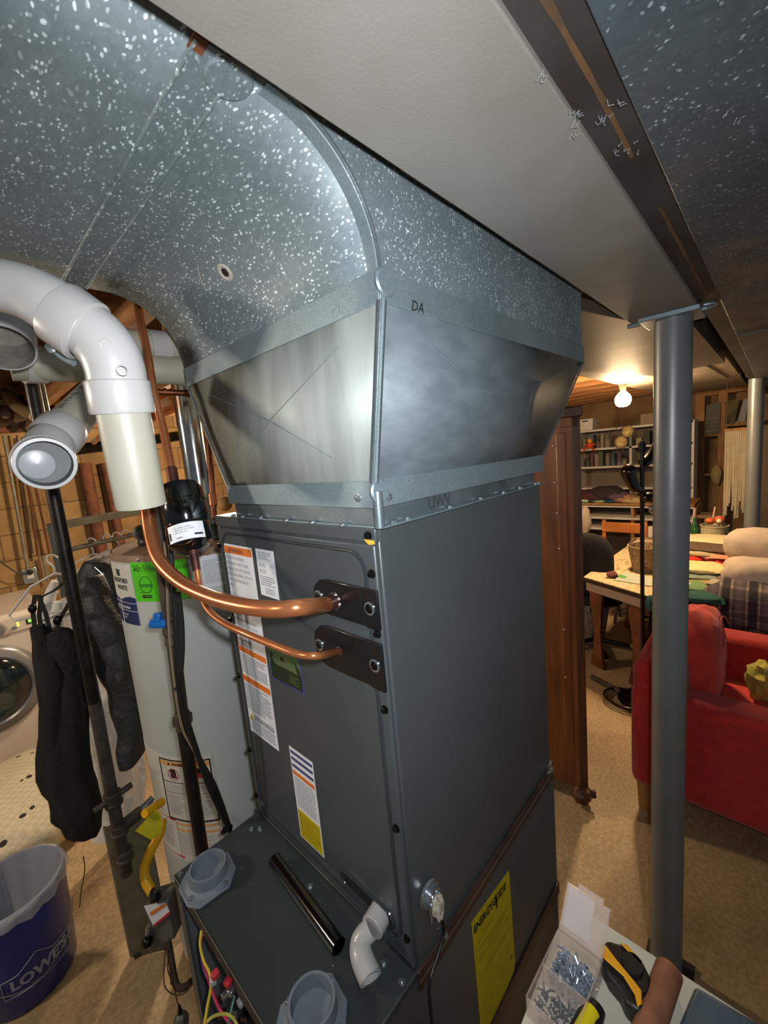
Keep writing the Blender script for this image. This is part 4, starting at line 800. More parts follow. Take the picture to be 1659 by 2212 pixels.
for k, (lab, ps) in enumerate([('brown wire making the widest loop under the gas control', [(358, 2045), (354, 2090), (356, 2130), (375, 2148), (400, 2145), (416, 2122)]), ('brown wire looping inside the widest one below the gas control', [(366, 2050), (362, 2090), (368, 2112), (372, 2128), (395, 2134), (414, 2112)]), ('single brown wire dropping from the loops to the round plug', [(362, 2050), (370, 2100), (378, 2140), (382, 2160), (388, 2180)])]):
    wire('igniter_wire', [at(px, py, 1.08) for px, py in ps], .0014, 'brownwire', lab)
pg = thing('plug', at(390, 2195, 1.07), 'grey plug with black neck dangling on the wires at the bottom', 'plug')
MB().ball(at(392, 2205, 1.07), .018, sc=(1, 1, 1.2), nz=.1).build('plug_body', 'castalu', pg); MB().tube([at(387, 2172, 1.07), at(390, 2195, 1.07)], [.003, .009], 10).build('plug_neck', 'driver', pg)

# ================================================================== LEFT: WASHER, RACK, CLOTHES, BUCKET, TOTE
wm = thing('washing_machine', (-.4, 3.4, 0), 'white front-load washing machine by the block wall', 'washing machine')
wx0, wx1, wy0, wy1, wz = -.76, -.065, 3.04, 3.76, .985
MB().box((wx0, wy0, .03), (wx1, wy1, wz)).build('cabinet', 'washer', wm, bevel=.02)
for (x, y) in ((wx0+.05, wy0+.05), (wx1-.05, wy0+.05), (wx0+.05, wy1-.05), (wx1-.05, wy1-.05)): MB().cyl((x, y, 0), (x, y, .032), .02).build('foot', 'iron', wm)
wc = V((-.395, wy0, .555))
d_ = MB().lathe(wc, (0, -1, 0), [(.275, 0), (.27, .02), (.25, .035), (.215, .045), (.20, .035)], 48).build('door', 'greyplastic', wm)
MB().lathe(wc, (0, -1, 0), [(.205, .03), (.19, .05), (.15, .07), (.08, .085), (0, .09)], 48).build('door_glass', 'washglass', d_)
MB().box((wx0+.01, wy0-.012, .865), (wx1-.01, wy0+.01, .965)).build('control_panel', 'washer', wm, bevel=.008)
MB().lathe((-.30, wy0-.012, .91), (0, -1, 0), [(.045, 0), (.042, .02), (.036, .03), (0, .03)], 28).build('dial', 'greyplastic', wm)
MB().lathe((-.22, wy0-.012, .895), (0, -1, 0), [(.012, 0), (.011, .008), (0, .008)], 16).build('button', 'greyplastic', wm)
MB().box((-.16, wy0-.014, .895), (-.11, wy0-.011, .935)).build('display', 'lcd', wm); MB().box((-.15, wy0-.016, .905), (-.12, wy0-.014, .925)).build('display_digits', 'greenled', wm)
for z in (.92, .905): MB().lathe((-.20, wy0-.012, z), (0, -1, 0), [(.007, 0), (.006, .004), (0, .004)], 10).build('indicator', 'amberled', wm)
MB().box((-.62, wy0-.003, .06), (-.40, wy0, .22)).build('filter_door', 'washer', wm, bevel=.002)

rk = thing('garment_rack', at(160, 1400, 1.8), 'grey steel garment rack behind the black gas pipe', 'garment rack')
ra, rb = at(113, 1137, 1.78), at(325, 1100, 2.25); ra.z = rb.z = 1.575
rd_ = (rb-ra).normalized(); rn = V((-rd_.y, rd_.x, 0))
def beam(a, b, w, h, name, m, par, n=None):
    a, b = V(a), V(b); t = (b-a).normalized(); u = V((0, 0, 1)) if abs(t.z) < .9 else (V(n) if n is not None else V((1, 0, 0))); s = t.cross(u).normalized(); u = s.cross(t)
    return MB().hexa([a-s*w-u*h, a+s*w-u*h, a+s*w+u*h, a-s*w+u*h, b-s*w-u*h, b+s*w-u*h, b+s*w+u*h, b-s*w+u*h]).build(name, m, par, bevel=.0015)
beam(ra, rb, .004, .018, 'top_bar', 'rack', rk)
for e_ in (ra, rb): beam((e_.x, e_.y, 0), (e_.x, e_.y, 1.59), .018, .012, 'upright', 'rack', rk, rd_)
rr0, rr1 = ra+V((0, 0, -.115)), rb+V((0, 0, -.115)); MB().tube([rr0, rr1], .011, 14).build('hanging_rail', 'rack', rk)
screw(ra+V((0, 0, -.11))+rd_*.012-rn*.015, -rn, rk, r=.008, h=.01, nm='wing_bolt')
def hanger(cpos, wd, w, name_label, drop=.12):
    wd = V(wd).normalized(); o = thing('clothes_hanger', cpos, name_label, 'clothes hanger', 'white plastic hangers'); c = V(cpos); s = V((0, 0, 1))
    MB().tube([c+s*.012+wd*.02, c+s*.028+wd*.006, c+s*.028-wd*.01, c+s*.008-wd*.016, c-s*.02, c-s*.045], .0035, 8, smooth=4).build('hook', 'hanger', o)
    MB().tube([c-s*.045, c-s*.08+wd*w*.5, c-s*(.045+drop)+wd*w, c-s*(.07+drop)+wd*w*.9, c-s*(.07+drop)-wd*w*.9, c-s*(.045+drop)-wd*w, c-s*.08-wd*w*.5, c-s*.045], .0045, 8).build('frame', 'hanger', o)
    return o
cr = V((RT.x, RT.y, 0)).normalized()
h1 = at(116, 1225, 1.62); hanger(h1+V((0, 0, .02)), cr*1+V((.1, .5, 0)), .16, 'white hanger holding black strappy overalls in front of the washer', .13)
for k, (px, lab) in enumerate([(170, 'white hanger on the rail just right of the black gas pipe'), (206, 'white hanger holding the puffy jacket near the heater'), (214, 'white hanger doubled up against the jacket hanger'), (236, 'white hanger at the rail end beside the water heater')]):
    t = (px-165)/100; p = rr0+(rr1-rr0)*(.30+.18*k if k < 1 else .36+.1*k); hanger(p, V((.75, -.2, 0))+rd_*.2, .19, lab, .12)
# overalls
ov = thing('overalls', at(185, 1810, 1.5), 'black overalls with buckled straps hanging in front of the washer', 'garment')
secs = []
for (px, py, hw) in [(112, 1364, 40), (118, 1372, 44), (126, 1400, 44), (136, 1430, 46), (141, 1480, 46), (140, 1530, 51), (139, 1580, 57), (140, 1630, 62), (144, 1670, 62), (148, 1696, 60), (156, 1716, 54), (160, 1740, 54), (162, 1762, 55), (166, 1768, 51), (173, 1776, 45), (180, 1795, 38), (186, 1806, 27), (190, 1812, 10)]:
    secs.append((at(px-2, py, 1.5), hw*1.5/FPX*.95, hw*1.5/FPX*.38+.01))
MB().loft(secs, cr, 36, .018, 9, .05, 7).build('trouser_body', 'cloth_black', ov, ang=80)
for ps in ([(160, 1240), (118, 1275), (88, 1290), (84, 1330), (96, 1420), (110, 1450)], [(160, 1270), (150, 1300), (125, 1345), (122, 1390), (118, 1430)], [(75, 1285), (70, 1320), (76, 1370), (92, 1440)], [(82, 1285), (98, 1325), (108, 1365)]):
    P = [at(px, py, 1.49) for px, py in ps]; b = MB(); sd_ = cr*.0085
    for i in range(len(P)-1): b.slab([P[i]-sd_, P[i]+sd_, P[i+1]+sd_, P[i+1]-sd_], FW, .003)
    b.build('strap', 'cloth_black', ov, bevel=.001)
for (px, py) in ((124, 1340), (70, 1315)): MB().ball(at(px, py, 1.48), .013, sc=(1, .6, 1.3)).build('strap_buckle', 'blackscrew', ov)
secs = []
for (px, py, hw) in [(78, 1355, 10), (88, 1385, 18), (100, 1420, 24), (108, 1460, 26), (112, 1500, 25), (115, 1560, 26), (118, 1640, 24)]: secs.append((at(px, py, 1.47), hw*1.47/FPX, .025))
MB().loft(secs, cr, 24, .012, 10, .06, 5).build('bib_fold', 'cloth_black', ov, ang=80)
# plastic film and jackets
secs = []
for (px, py, hw) in [(150, 1290, 34), (165, 1340, 38), (180, 1400, 42), (205, 1470, 52), (225, 1540, 60), (240, 1610, 66), (250, 1680, 64), (252, 1740, 58), (250, 1790, 50)]: secs.append((at(px, py, 1.72), hw*1.72/FPX, .05))
tag(MB().loft(secs, cr, 48, .03, 8, .09, 9).build('garment_bag', 'film', ang=80), 'crinkled clear plastic garment bag between overalls and jacket', 'garment bag')
jk = thing('puffer_jacket', at(250, 1500, 1.75), 'dark charcoal puffer jacket hanging beside the water heater', 'jacket')
secs = []
for (px, py, hw) in [(215, 1212, 22), (218, 1240, 36), (224, 1262, 44), (228, 1290, 50), (234, 1320, 50), (242, 1350, 48), (252, 1390, 46), (262, 1430, 42), (270, 1470, 38), (278, 1520, 32), (285, 1580, 26), (292, 1640, 20)]:
    secs.append((at(px, py, 1.62), hw*1.62/FPX, .06))
secs = [((secs[i][0]*(1-t)+secs[i+1][0]*t), (secs[i][1]*(1-t)+secs[i+1][1]*t)*(.97+.06*abs(math.sin((i+t)*PI*.5))), .055+.007*abs(math.sin((i+t)*PI*.5))) for i in range(len(secs)-1) for t in (0, .17, .33, .5, .67, .83)]
MB().loft(secs, cr, 40, .02, 9, .03, 5).build('jacket_body', 'puffer', jk, ang=80)
secs = []
for i, (px, py, hw) in enumerate([(195, 1240, 12), (190, 1262, 22), (196, 1285, 25), (205, 1308, 26), (216, 1330, 26), (228, 1355, 26), (240, 1385, 26), (252, 1415, 24), (262, 1445, 20), (268, 1465, 12)]): secs.append((at(px+6, py, 1.52), hw*1.6/FPX, .045))
secs = [((secs[i][0]*(1-t)+secs[i+1][0]*t), (secs[i][1]*(1-t)+secs[i+1][1]*t)*(.95+.10*abs(math.sin((i+t)*PI*.5))), .042+.008*abs(math.sin((i+t)*PI*.5))) for i in range(len(secs)-1) for t in (0, .17, .33, .5, .67, .83)]
MB().loft(secs, cr, 28, .012, 10, .02, 5).build('sleeve', 'puffer', jk, ang=80)
MB().tube([at(*p) for p in [(205, 1225, 1.5), (225, 1245, 1.49), (238, 1275, 1.49)]], .0016, 6, smooth=3).build('zipper', 'steelscrew', jk)
tag(MB().tube([at(*p) for p in [(118, 1255, 1.68), (107, 1290, 1.68), (98, 1325, 1.66), (108, 1350, 1.66), (122, 1330, 1.67), (128, 1300, 1.67)]], [.012, .022, .02, .028, .025, .02], 14, smooth=4).build('white_garment', solid('c8c6c0')), 'bit of white cloth showing through the hanger and straps', 'garment')

bk = thing('bucket', (-.445, 1.53, 0), 'navy blue plastic bucket with clear bag liner and white house logo', 'bucket')
BC = V((-.445, 1.53, 0))
b = MB(); b.lathe(BC, (0, 0, 1), [(0, .004), (.132, .004), (.135, .012), (.150, .345), (.154, .348), (.154, .375), (.150, .378), (.147, .375), (.144, .34), (.128, .02), (0, .02)], 56); b.build('pail', 'bucket', bk)
b = MB(); nseg = 56; rs = random.Random(2)
prof = [(.160, .350), (.159, .365), (.155, .383), (.145, .384), (.135, .33), (.12, .2), (.08, .10), (0, .08)]
b.lathe(BC, (0, 0, 1), prof, nseg)
for i, v in enumerate(b.v):
    d = V((v.x-BC.x, v.y-BC.y, 0)); k = i//nseg; j = i % nseg
    if k in (0, 1, 4, 5, 6): d2 = d*(1+.035*math.sin(j*1.7)+.03*noise.noise(V((j*.5, k, 0)))); v.x, v.y = BC.x+d2.x, BC.y+d2.y
    if k == 0: v.z += .02*noise.noise(V((j*.35, 3, 0)))-.005
b.build('bag_liner', 'liner', bk, ang=80)
ang0 = math.atan2(C0.y-BC.y, C0.x-BC.x)
def bsf(x, y, l):
    r = .1355+(.3-y)*0+(.345-y)*0+.0
    z = y; r = .135+(z-.012)/.333*.015+.0006+l; a = ang0+x/.14; return V((BC.x+r*math.cos(a), BC.y+r*math.sin(a), z))
BS = Surf(lambda x, y, l: bsf(x, -y, l))
BS.text("LOWE'S", -.055, -.115, .052, 'bucketprint', bk, .0006, name='store_lettering', sx=.92, bold=.0022)
P = [(-.075, .090), (-.075, .160), (-.03, .165), (.02, .205), (.065, .165), (.125, .160), (.125, .090), (-.075, .090)]
F_ = []
for i in range(len(P)-1):
    for k in range(6): t = k/6; F_.append(bsf(P[i][0]+(P[i+1][0]-P[i][0])*t, P[i][1]+(P[i+1][1]-P[i][1])*t, .001))
MB().tube(F_+[F_[0]], .0016, 6).build('logo_outline', 'bucketprint', bk)
P = [bsf(x, .30-.22*math.cos(x/.30*PI/2)+.02, .006) for x in [-.2+.02*k for k in range(21)]]; MB().tube(P, .0017, 6, smooth=2).build('bail_wire', 'steelscrew', bk)
wire('cord', [at(*p) for p in [(180, 1850, 1.6), (183, 1880, 1.6), (176, 1920, 1.6), (172, 1960, 1.62)]], .0016, 'cordthin', 'thin dark cord hanging beside the bucket', 'cord')

tt = thing('tote_bag', (-.42, 2.45, 0), 'cream quilted bag with black triangle print and brown strap on the floor', 'bag')
c = on(40, 1745, 2, .12); b = MB(); b.ball((c.x-.05, c.y, .13), .36, 36, 16, (1.05, 1.15, .36), .12, 3, pw=.75); b.build('bag_body', 'tote', tt, ang=80)
MB().tube([at(*p) for p in [(-10, 1712, 2.45), (8, 1709, 2.42), (22, 1718, 2.40), (34, 1735, 2.38), (45, 1738, 2.37)]], [.018, .018, .02, .022, .018], 10, smooth=4).build('strap', 'leather', tt)
tag(MB().box((-.22, 2.98, .0), (-.05, 3.03, .05)).build('wood_offcut', 'lightwood'), 'small wooden offcut on the floor at the foot of the washer', 'wood')

# pipes and details on the block wall
for k, (px0, py0, px1, py1, r, m, lab) in enumerate([
    (8, 940, 62, 1240, .011, 'conduit', 'pale conduit running down the block wall to the outlet box'), (48, 945, 82, 1200, .009, 'rust', 'thin rusty pipe on the block wall right of the conduit'),
    (75, 1040, 108, 1200, .009, 'rust', 'second thin rusty pipe on the block wall behind the elbow'), (92, 1200, 104, 1255, .009, 'conduit', 'short pale conduit stub on the wall above the washer'),
    (182, 1000, 226, 1230, .048, 'rust', 'wide rusty cast iron stack on the block wall'), (226, 1000, 262, 1180, .035, 'rust', 'narrower rusty stack right of the wide one'), (36, 940, 70, 1195, .006, 'rustpipe', 'thin dark pipe close beside the pale conduit')]):
    a = on(px0, py0, 1, 3.84); c = on(px1, py1, 1, 3.84); tag(MB().tube([a, c], r, 14).build('wall_pipe', m), lab, 'pipe')
ob = thing('outlet_box', on(65, 1245, 1, 3.88), 'metal outlet box with plug on the block wall above the washer', 'outlet')
c = on(65, 1243, 1, 3.86); MB().box(c+V((-.045, -.02, -.06)), c+V((.045, .035, .06))).build('box', 'steelscrew', ob, bevel=.004); MB().box(c+V((-.02, -.03, -.02)), c+V((.02, -.02, .03))).build('receptacle', 'paperc', ob); MB().ball(c+V((0, -.035, .03)), .02).build('plug', 'wire', ob)
wire('power_cord', [on(px, py, 1, 3.80) for px, py in [(0, 1212), (25, 1230), (45, 1240), (62, 1238)]], .005, 'wire', 'dark cord running along the wall to the outlet box', 'cord')
tag(MB().tube([on(-20, 930, 1, 3.7), on(75, 925, 1, 3.7)], .025, 12).build('wall_pipe', 'rust'), 'rusty horizontal pipe under the joists on the left', 'pipe')
tag(MB().tube([at(78, 820, 1.35), at(96, 905, 1.38)], .020, 14).build('iron_pipe', 'iron'), 'thick black pipe rising behind the stamped white elbow', 'pipe')
tag(MB().tube([at(98, 980, 2.2), at(400, 940, 2.6)], .03, 14).build('drain_pipe', 'iron'), 'dark grey horizontal drain pipe behind the white vent pipes', 'pipe')
tag(MB().tube([at(20, 855, 2.6), at(40, 880, 2.5), at(78, 900, 2.4)], .035, 12, smooth=3).build('insulated_pipe', solid('9a8560')), 'pale wrapped pipe up among the joists on the left', 'pipe')
lp = thing('work_lamp', at(118, 850, 3.0), 'small glowing bulb socket between the joists', 'lamp')
c = at(118, 840, 3.2); MB().lathe(c, (0, 0, -1), [(.0, 0), (.04, 0), (.045, .03), (.03, .05), (.03, .12), (0, .13)], 16).build('socket', solid('c9a35a'), lp)
blb = thing('light_bulb', LBULB, 'bare bulb above the laundry side, hidden behind the duct', 'light bulb')
MB().ball(LBULB, .035).build('glass', 'bulb', blb); MB().cyl(LBULB+V((0, 0, .03)), LBULB+V((0, 0, .345)), .02).build('socket', 'pvc', blb)
blb = thing('light_bulb', SBULB, 'bare bulb hanging out of view on the left, over the bucket side', 'light bulb')
MB().ball(SBULB, .035).build('glass', 'bulb', blb); MB().cyl(SBULB+V((0, 0, .03)), SBULB+V((0, 0, .405)), .012).build('cord', 'pvc', blb)
b = MB(); rs = random.Random(9)
for k in range(60):
    p = at(rs.uniform(0, 120), rs.uniform(830, 930), rs.uniform(2.6, 3.4)); b.ball(p, rs.uniform(.02, .05), 6, 4, nz=.6)
tag(b.build('joist_debris', solid('4a3524')), 'dark dusty clutter stuffed between joists on the left', 'debris', kind='stuff')
for (px0, py0, px1, py1, d, w, lab) in [(18, 900, 160, 912, 2.9, .02, 'orange lit wooden brace under the joists at left'), (100, 845, 150, 860, 2.9, .014, 'short wooden brace near the bulb socket'), (200, 958, 222, 938, 2.2, .01, 'bright wooden strip beside the white pipe end'), (340, 880, 372, 865, 2.0, .02, 'light wooden block seen beside the copper riser')]:
    beam(at(px0, py0, d), at(px1, py1, d), w, w, 'wood_brace', 'lightwood', None); tag(bpy.context.scene.objects[COL.objects[-1].name], lab, 'wood')
for (px, py, d, r, c, lab) in [(485, 1088, 1.6, .03, 'b98a50', 'tan rounded object on a ledge left of the collar screws')]: tag(MB().ball(at(px, py, d), r).build('gourd', solid(c)), lab, 'ornament')

# ================================================================== RIGHT: POSTS, WARDROBE, SOFA, TABLE, SHELVES
po = thing('support_post', (.995, -.176, 0), 'grey painted steel column between the cabinet and the red armchair', 'post')
MB().cyl((.975, -.175, .01), (1.005, -.177, 2.045), .0432, 40).build('column', 'post', po)
MB().box((.92, -.245, 0), (1.04, -.115, .012)).build('base_plate', 'ibeam', po); MB().box((.94, -.24, 2.038), (1.07, -.11, 2.05)).build('cap_plate', 'galv_band', po, bevel=.002)
p2_ = at(1632, 900, 3.0); po2 = thing('support_post', (p2_.x, p2_.y, 0), 'second grey steel column in the distance at the right edge', 'post')
MB().cyl((p2_.x, p2_.y, 0), (p2_.x, p2_.y, 2.09), .046, 28).build('column', 'post', po2); MB().box((p2_.x-.06, p2_.y-.06, 2.078), (p2_.x+.06, p2_.y+.06, 2.09)).build('cap_plate', 'galv_band', po2)

wd = thing('wardrobe', (1.6, .45, 0), 'tall reddish brown wooden wardrobe end panel with carved foot beside the cabinet', 'wardrobe')
pR, pL = V((1.485, .215, 0)), V((1.44, .62, 0)); u_ = (pL-pR).normalized(); back = V((.87, .49, 0)).normalized()*.42
def wbox(s0, s1, d0, d1, z0, z1): 
    p = [pR+u_*s0+back*d0, pR+u_*s1+back*d0, pR+u_*s1+back*d1, pR+u_*s0+back*d1]; return MB().hexa([q+V((0, 0, z0)) for q in p]+[q+V((0, 0, z1)) for q in p])
wbox(.03, .41, .01, 1, .07, 1.82).build('side_panel', 'woodcab', wd); wbox(0, .035, 0, .97, .07, 1.86).build('corner_stile', 'woodedge', wd, bevel=.003)
wbox(.06, .10, -.005, .02, .12, 1.78).build('panel_batten', 'woodcab', wd, bevel=.004); wbox(-.01, .43, -.02, 1.02, 1.84, 1.885).build('cornice', 'woodedge', wd, bevel=.006); wbox(.0, .41, .0, .03, 1.80, 1.845).build('upper_rail', 'woodcab', wd, bevel=.003)
b = MB(); b.ball(pR+u_*.03+V((0, 0, .045)), .042, 16, 10, (1, 1, .9), .35, 4); b.ball(pR+u_*.0+V((-.02, 0, .075)), .024, 12, 8, (1, 1, 1.2), .4, 5); b.ball(pR+u_*-.02+V((0, 0, .07)), .02, 10, 8, (.8, .8, 1), .4, 5); b.build('carved_foot', 'woodedge', wd)
MB().ball(pR+u_*.40+V((.05, 0, .04)), .04).build('carved_foot', 'woodedge', wd); wbox(.0, .41, .96, 1.0, 0, .08).build('rear_foot', 'woodedge', wd)
for (px, py) in ((1194, 963), (1198, 1042), (1203, 1108), (1208, 1185), (1218, 1360), (1222, 1463)):
    d = ray(px, py); n_ = V((-u_.y, u_.x, 0)); t = (pR-C0).dot(n_)/d.dot(n_); c = C0+d*t; MB().ball(c-d*.004, .0035, 8, 6).build('nail_head', 'paper', wd)

so = thing('armchair', (2.0, -.4, 0), 'red fabric armchair with pale wooden legs, one arm toward the viewer', 'armchair')
sx0, sx1, syb, syf = 1.585, 2.47, .062, -.80
MB().box((sx0, syf, .14), (sx0+.17, syb, .615)).build('arm', 'redsofa', so, bevel=.035); MB().box((sx1-.17, syf, .14), (sx1, syb, .64)).build('arm', 'redsofa', so, bevel=.035)
MB().box((sx0+.02, syb-.20, .14), (sx1-.02, syb+.0, .74)).build('backrest', 'redsofa', so, bevel=.05); MB().box((sx0+.15, syf+.02, .14), (sx1-.15, syb-.15, .30)).build('seat_base', 'redsofa', so, bevel=.02)
for i in range(1):
    x0 = sx0+.175; MB().box((x0, syf, .30), (x0+.535, syb-.2, .43)).build('seat_cushion', 'redcush', so, bevel=.04)
b = MB(); b.ball((2.03, -.13, .63), .29, 36, 20, (.88, .40, .82), .07, 3, pw=.72); cu = b.build('back_cushion', 'redcush', so, ang=80)
P = [V((2.03+.19*math.cos(a), -.235-.01*math.sin(a*3), .63+.215*math.sin(a))) for a in [PI*.22+PI*.56*k/14 for k in range(15)]]; MB().tube(P, .004, 6).build('piping', 'redsofa', cu)
for (x, y) in ((sx0+.05, syb-.06), (sx0+.05, syf+.06), (sx1-.05, syb-.06), (sx1-.05, syf+.06)): MB().hexa([V((x-.028, y-.028, 0)), V((x+.028, y-.028, 0)), V((x+.028, y+.028, 0)), V((x-.028, y+.028, 0)), V((x-.035, y-.035, .145)), V((x+.035, y-.035, .145)), V((x+.035, y+.035, .145)), V((x-.035, y+.035, .145))]).build('leg', 'lightwood', so)
tag(MB().ball(at(1652, 1472, 1.98), .085, 28, 16, (1, .8, 1.15), .3, 2.2).build('yellow_cloth', solid('c9b84a', .9, '9a9a50')), 'crumpled yellow cloth bundle in the corner of the red armchair', 'cloth')
tag(MB().ball(at(1655, 1512, 2.1), .03, 14, 8, (1, 1, .6), .2, 4).build('pink_cloth', solid('c98078', .9)), 'small pink fold of cloth beside the yellow bundle', 'cloth')

# table
TZ = .74; ta, tb_, tc2, td = on(1261, 1246, 2, TZ), on(1410, 1290, 2, TZ), V((4.1, -.15, TZ)), on(1382, 1160, 2, TZ)
tb_ = ta+(tb_-ta)*1.35; tc2 = td+(tb_-ta)
tbl = thing('work_table', (3.1, .25, 0), 'cream topped table with dark edge and brown trestle legs, cluttered with fabric', 'table')
MB().slab([ta, tb_, tc2, td], (0, 0, -1), .006).build('tabletop', 'tabletop', tbl); MB().slab([q-V((0, 0, .006)) for q in (ta, tb_, tc2, td)], (0, 0, -1), .028).build('top_edge', 'tableedge', tbl)
ins = lambda k: [q+((ta+tb_+tc2+td)/4-q)*k for q in (ta, tb_, tc2, td)]
MB().slab([q-V((0, 0, .034)) for q in ins(.03)], (0, 0, -1), .07).build('apron', 'apron', tbl)
def trest(base, w):
    wv = (tb_-ta).normalized(); c = V((base.x, base.y, 0)); prof = [(-.5, 0), (-.36, .06), (-.2, .1), (-.13, .2), (-.11, .45), (-.16, .64), (.16, .64), (.11, .45), (.13, .2), (.2, .1), (.36, .06), (.5, 0), (.3, .0), (0, .05), (-.3, 0)]
    return MB().slab([c+wv*(x*w)+V((0, 0, z)) for x, z in prof], wv.cross(V((0, 0, 1))), .045)
lv = (td-ta).normalized(); mid = (ta+tb_)/2
for k, t in enumerate((.12, .95)):
    c = ta+lv*t+(tb_-ta)*.30; 
    for s_ in (-.16, .16):
        q = c+(tb_-ta).normalized()*s_; w = .07
        prof = [(-w*.9, 0), (-w*.55, .12), (-w*.35, .30), (-w*.8, .50), (-w*.9, .64), (w*.9, .64), (w*.7, .50), (w*.5, .30), (w*.6, .12), (w*.9, 0)]
        wv = (tb_-ta).normalized(); MB().slab([V((q.x, q.y, 0))+wv*x+V((0, 0, z)) for x, z in prof], lv, .05).build('leg', 'tableleg', tbl, bevel=.006)
MB().box((ta.x+.15, ta.y-.34, .12), (ta.x+1.0, ta.y-.30, .18)).build('stretcher', 'tableleg', tbl)
def ontab(px, py, z=TZ): return on(px, py, 2, z)
c = ontab(1323, 1247); tag(MB().ball(c+V((0, 0, .02)), .035, 16, 10, (1.2, 1, .6), .4, 6).build('yarn_ball', solid('7a4030', .9, '4a2a3a', 60)), 'small brown and purple yarn lump on the near table edge', 'yarn')
c = ontab(1345, 1249); tag(MB().slab([c+V((-.02, -.02, .002)), c+V((.03, -.02, .002)), c+V((.06, .03, .002)), c+V((0, .04, .002))], (0, 0, 1), .006).build('green_paper', solid('5aa84a')), 'green scrap lying beside the yarn lump', 'paper')
c = ontab(1372, 1255); tag(MB().slab([c+V((-.08, -.12, .002)), c+V((.1, -.12, .002)), c+V((.14, .1, .002)), c+V((-.05, .12, .002))], (0, 0, 1), .004).build('paper_sheet', solid('b9c0ae')), 'pale printed sheet on the table by the black pole', 'paper')
bs = thing('wicker_basket', ontab(1390, 1232), 'brown wicker basket with handle standing on the table behind the posts', 'basket'); c = ontab(1392, 1232)
MB().lathe(c, (0, 0, 1), [(0, 0), (.075, 0), (.105, .18), (.11, .19), (.10, .19), (.07, .012), (0, .012)], 28).build('basket_body', 'wicker', bs); MB().tube([c+V((0, -.1, .18)), c+V((0, -.06, .235)), c+V((0, .06, .235)), c+V((0, .1, .18))], .005, 8, smooth=5).build('handle', 'wicker', bs)
c = ontab(1404, 1160); tag(MB().lathe(c, (0, 0, 1), [(0, 0), (.03, 0), (.04, .10), (.038, .10), (.028, .006), (0, .006)], 20).build('paper_cup', solid('d6d0c4')), 'white cup at the back of the table left of the post', 'cup')
c = ontab(1400, 1292); tag(MB().ball(c+V((0, -.02, -.03)), .05, 14, 8, (1, .6, 1), .3, 5).build('teal_cloth', solid('1f5f5f', .9)), 'teal cloth hanging over the table edge behind the post', 'cloth')
# fabric pile, back to front
fab = [((1545, 1166), .9, (.26, .20, .016), 'd8c49a', 'cream folded cloth on top of the fabric pile'), ((1535, 1182), .885, (.22, .2, .02), '5a4634', 'dark brown folded cloth under the cream one'),
       ((1570, 1198), .86, (.2, .16, .014), 'c98a6a', 'peach folded cloth sticking out to the right in the pile'), ((1510, 1190), .87, (.18, .15, .015), 'b0a07c', 'tan folded cloth in the middle of the pile'),
       ((1500, 1206), .83, (.07, .08, .028), 'd8301a', 'bright red cloth bunch in the pile'), ((1530, 1208), .83, (.08, .05, .022), 'c84a5a', 'pink twisted cloth beside the red bunch'),
       ((1555, 1220), .81, (.06, .06, .03), 'c0303a', 'crimson cloth bunch at the right of the pile'), ((1575, 1236), .78, (.06, .05, .03), 'c8281a', 'scarlet cloth tip on the pile near the pillows'),
       ((1515, 1225), .82, (.17, .16, .018), 'e0cc90', 'pale yellow folded fabric in the pile'), ((1515, 1240), .79, (.17, .16, .012), '7d8c80', 'grey green folded fabric under the pale yellow one'),
       ((1520, 1252), .77, (.18, .15, .016), 'a88e3c', 'mustard folded fabric low in the pile'), ((1510, 1268), .76, (.14, .12, .022), '6a8a5e', 'sage green bag at the front of the pile'),
       ((1505, 1288), .745, (.17, .1, .022), '1d4f44', 'dark green bag at the front table edge'), ((1480, 1262), .77, (.05, .05, .014), 'cfc8a8', 'cream card tucked beside the sage bag')]
for (pp, z, hs_, c_, lab) in fab:
    c = on(pp[0], pp[1], 2, z); b = MB(); b.ball(c, 1, 24, 10, (hs_[1]*.8, hs_[0]*.8, hs_[2]*1.15), .28, 2.5, pw=.75)
    tag(b.build('folded_fabric', solid(c_, .9), ang=80), lab, 'fabric', 'fabric pile on the table')
bx = thing('red_box', (3.1, -.1, 0), 'dark red storage box with pink label behind the armchair', 'box'); c = at(1515, 1312, 2.9)
MB().box((c.x, c.y-.2, 0), (c.x+.25, c.y+.14, c.z+.08)).build('box_body', solid('4f0f12', .6), bx, bevel=.004); MB().box((c.x-.003, c.y-.055, c.z-.035), (c.x, c.y+.10, c.z+.045)).build('label', solid('b08088'), bx)
sidx = Surf(lambda x, y, l: V((c.x-.003-l, c.y+.09-x, c.z+.02+.0-y))); sidx.lines(.01, 0, .11, .02, 1, solid('8a3040'), bx, .001, wlen=.02)
rc = thing('pot', at(1540, 1140, 3.4), 'beige cylindrical pot holding a terracotta ornament at the back of the table', 'pot'); c = on(1540, 1165, 2, TZ)
c = at(1543, 1160, 3.3); MB().lathe(c, (0, 0, 1), [(0, -.03), (.085, -.03), (.09, .09), (.095, .092), (.095, .10), (.085, .10), (.08, .02), (0, .02)], 24).build('pot_body', solid('a59a80'), rc)
orn = thing('clay_ornament', c+V((0, 0, .1)), 'orange terracotta figure sitting in the beige pot', 'ornament')
MB().ball(c+V((0, .03, .13)), .035, 12, 8, (1, 1, .8)).build('lobe', solid('b5582c'), orn); MB().ball(c+V((0, -.03, .14)), .035, 12, 8).build('lobe', solid('b5582c'), orn); MB().ball(c+V((-.03, -.03, .135)), .018).build('white_patch', solid('d8c8b8'), orn); MB().tube([c+V((.02, .02, .1)), c+V((.02, -.0, .24))], .006, 8).build('stick', solid('c8a090'), orn)
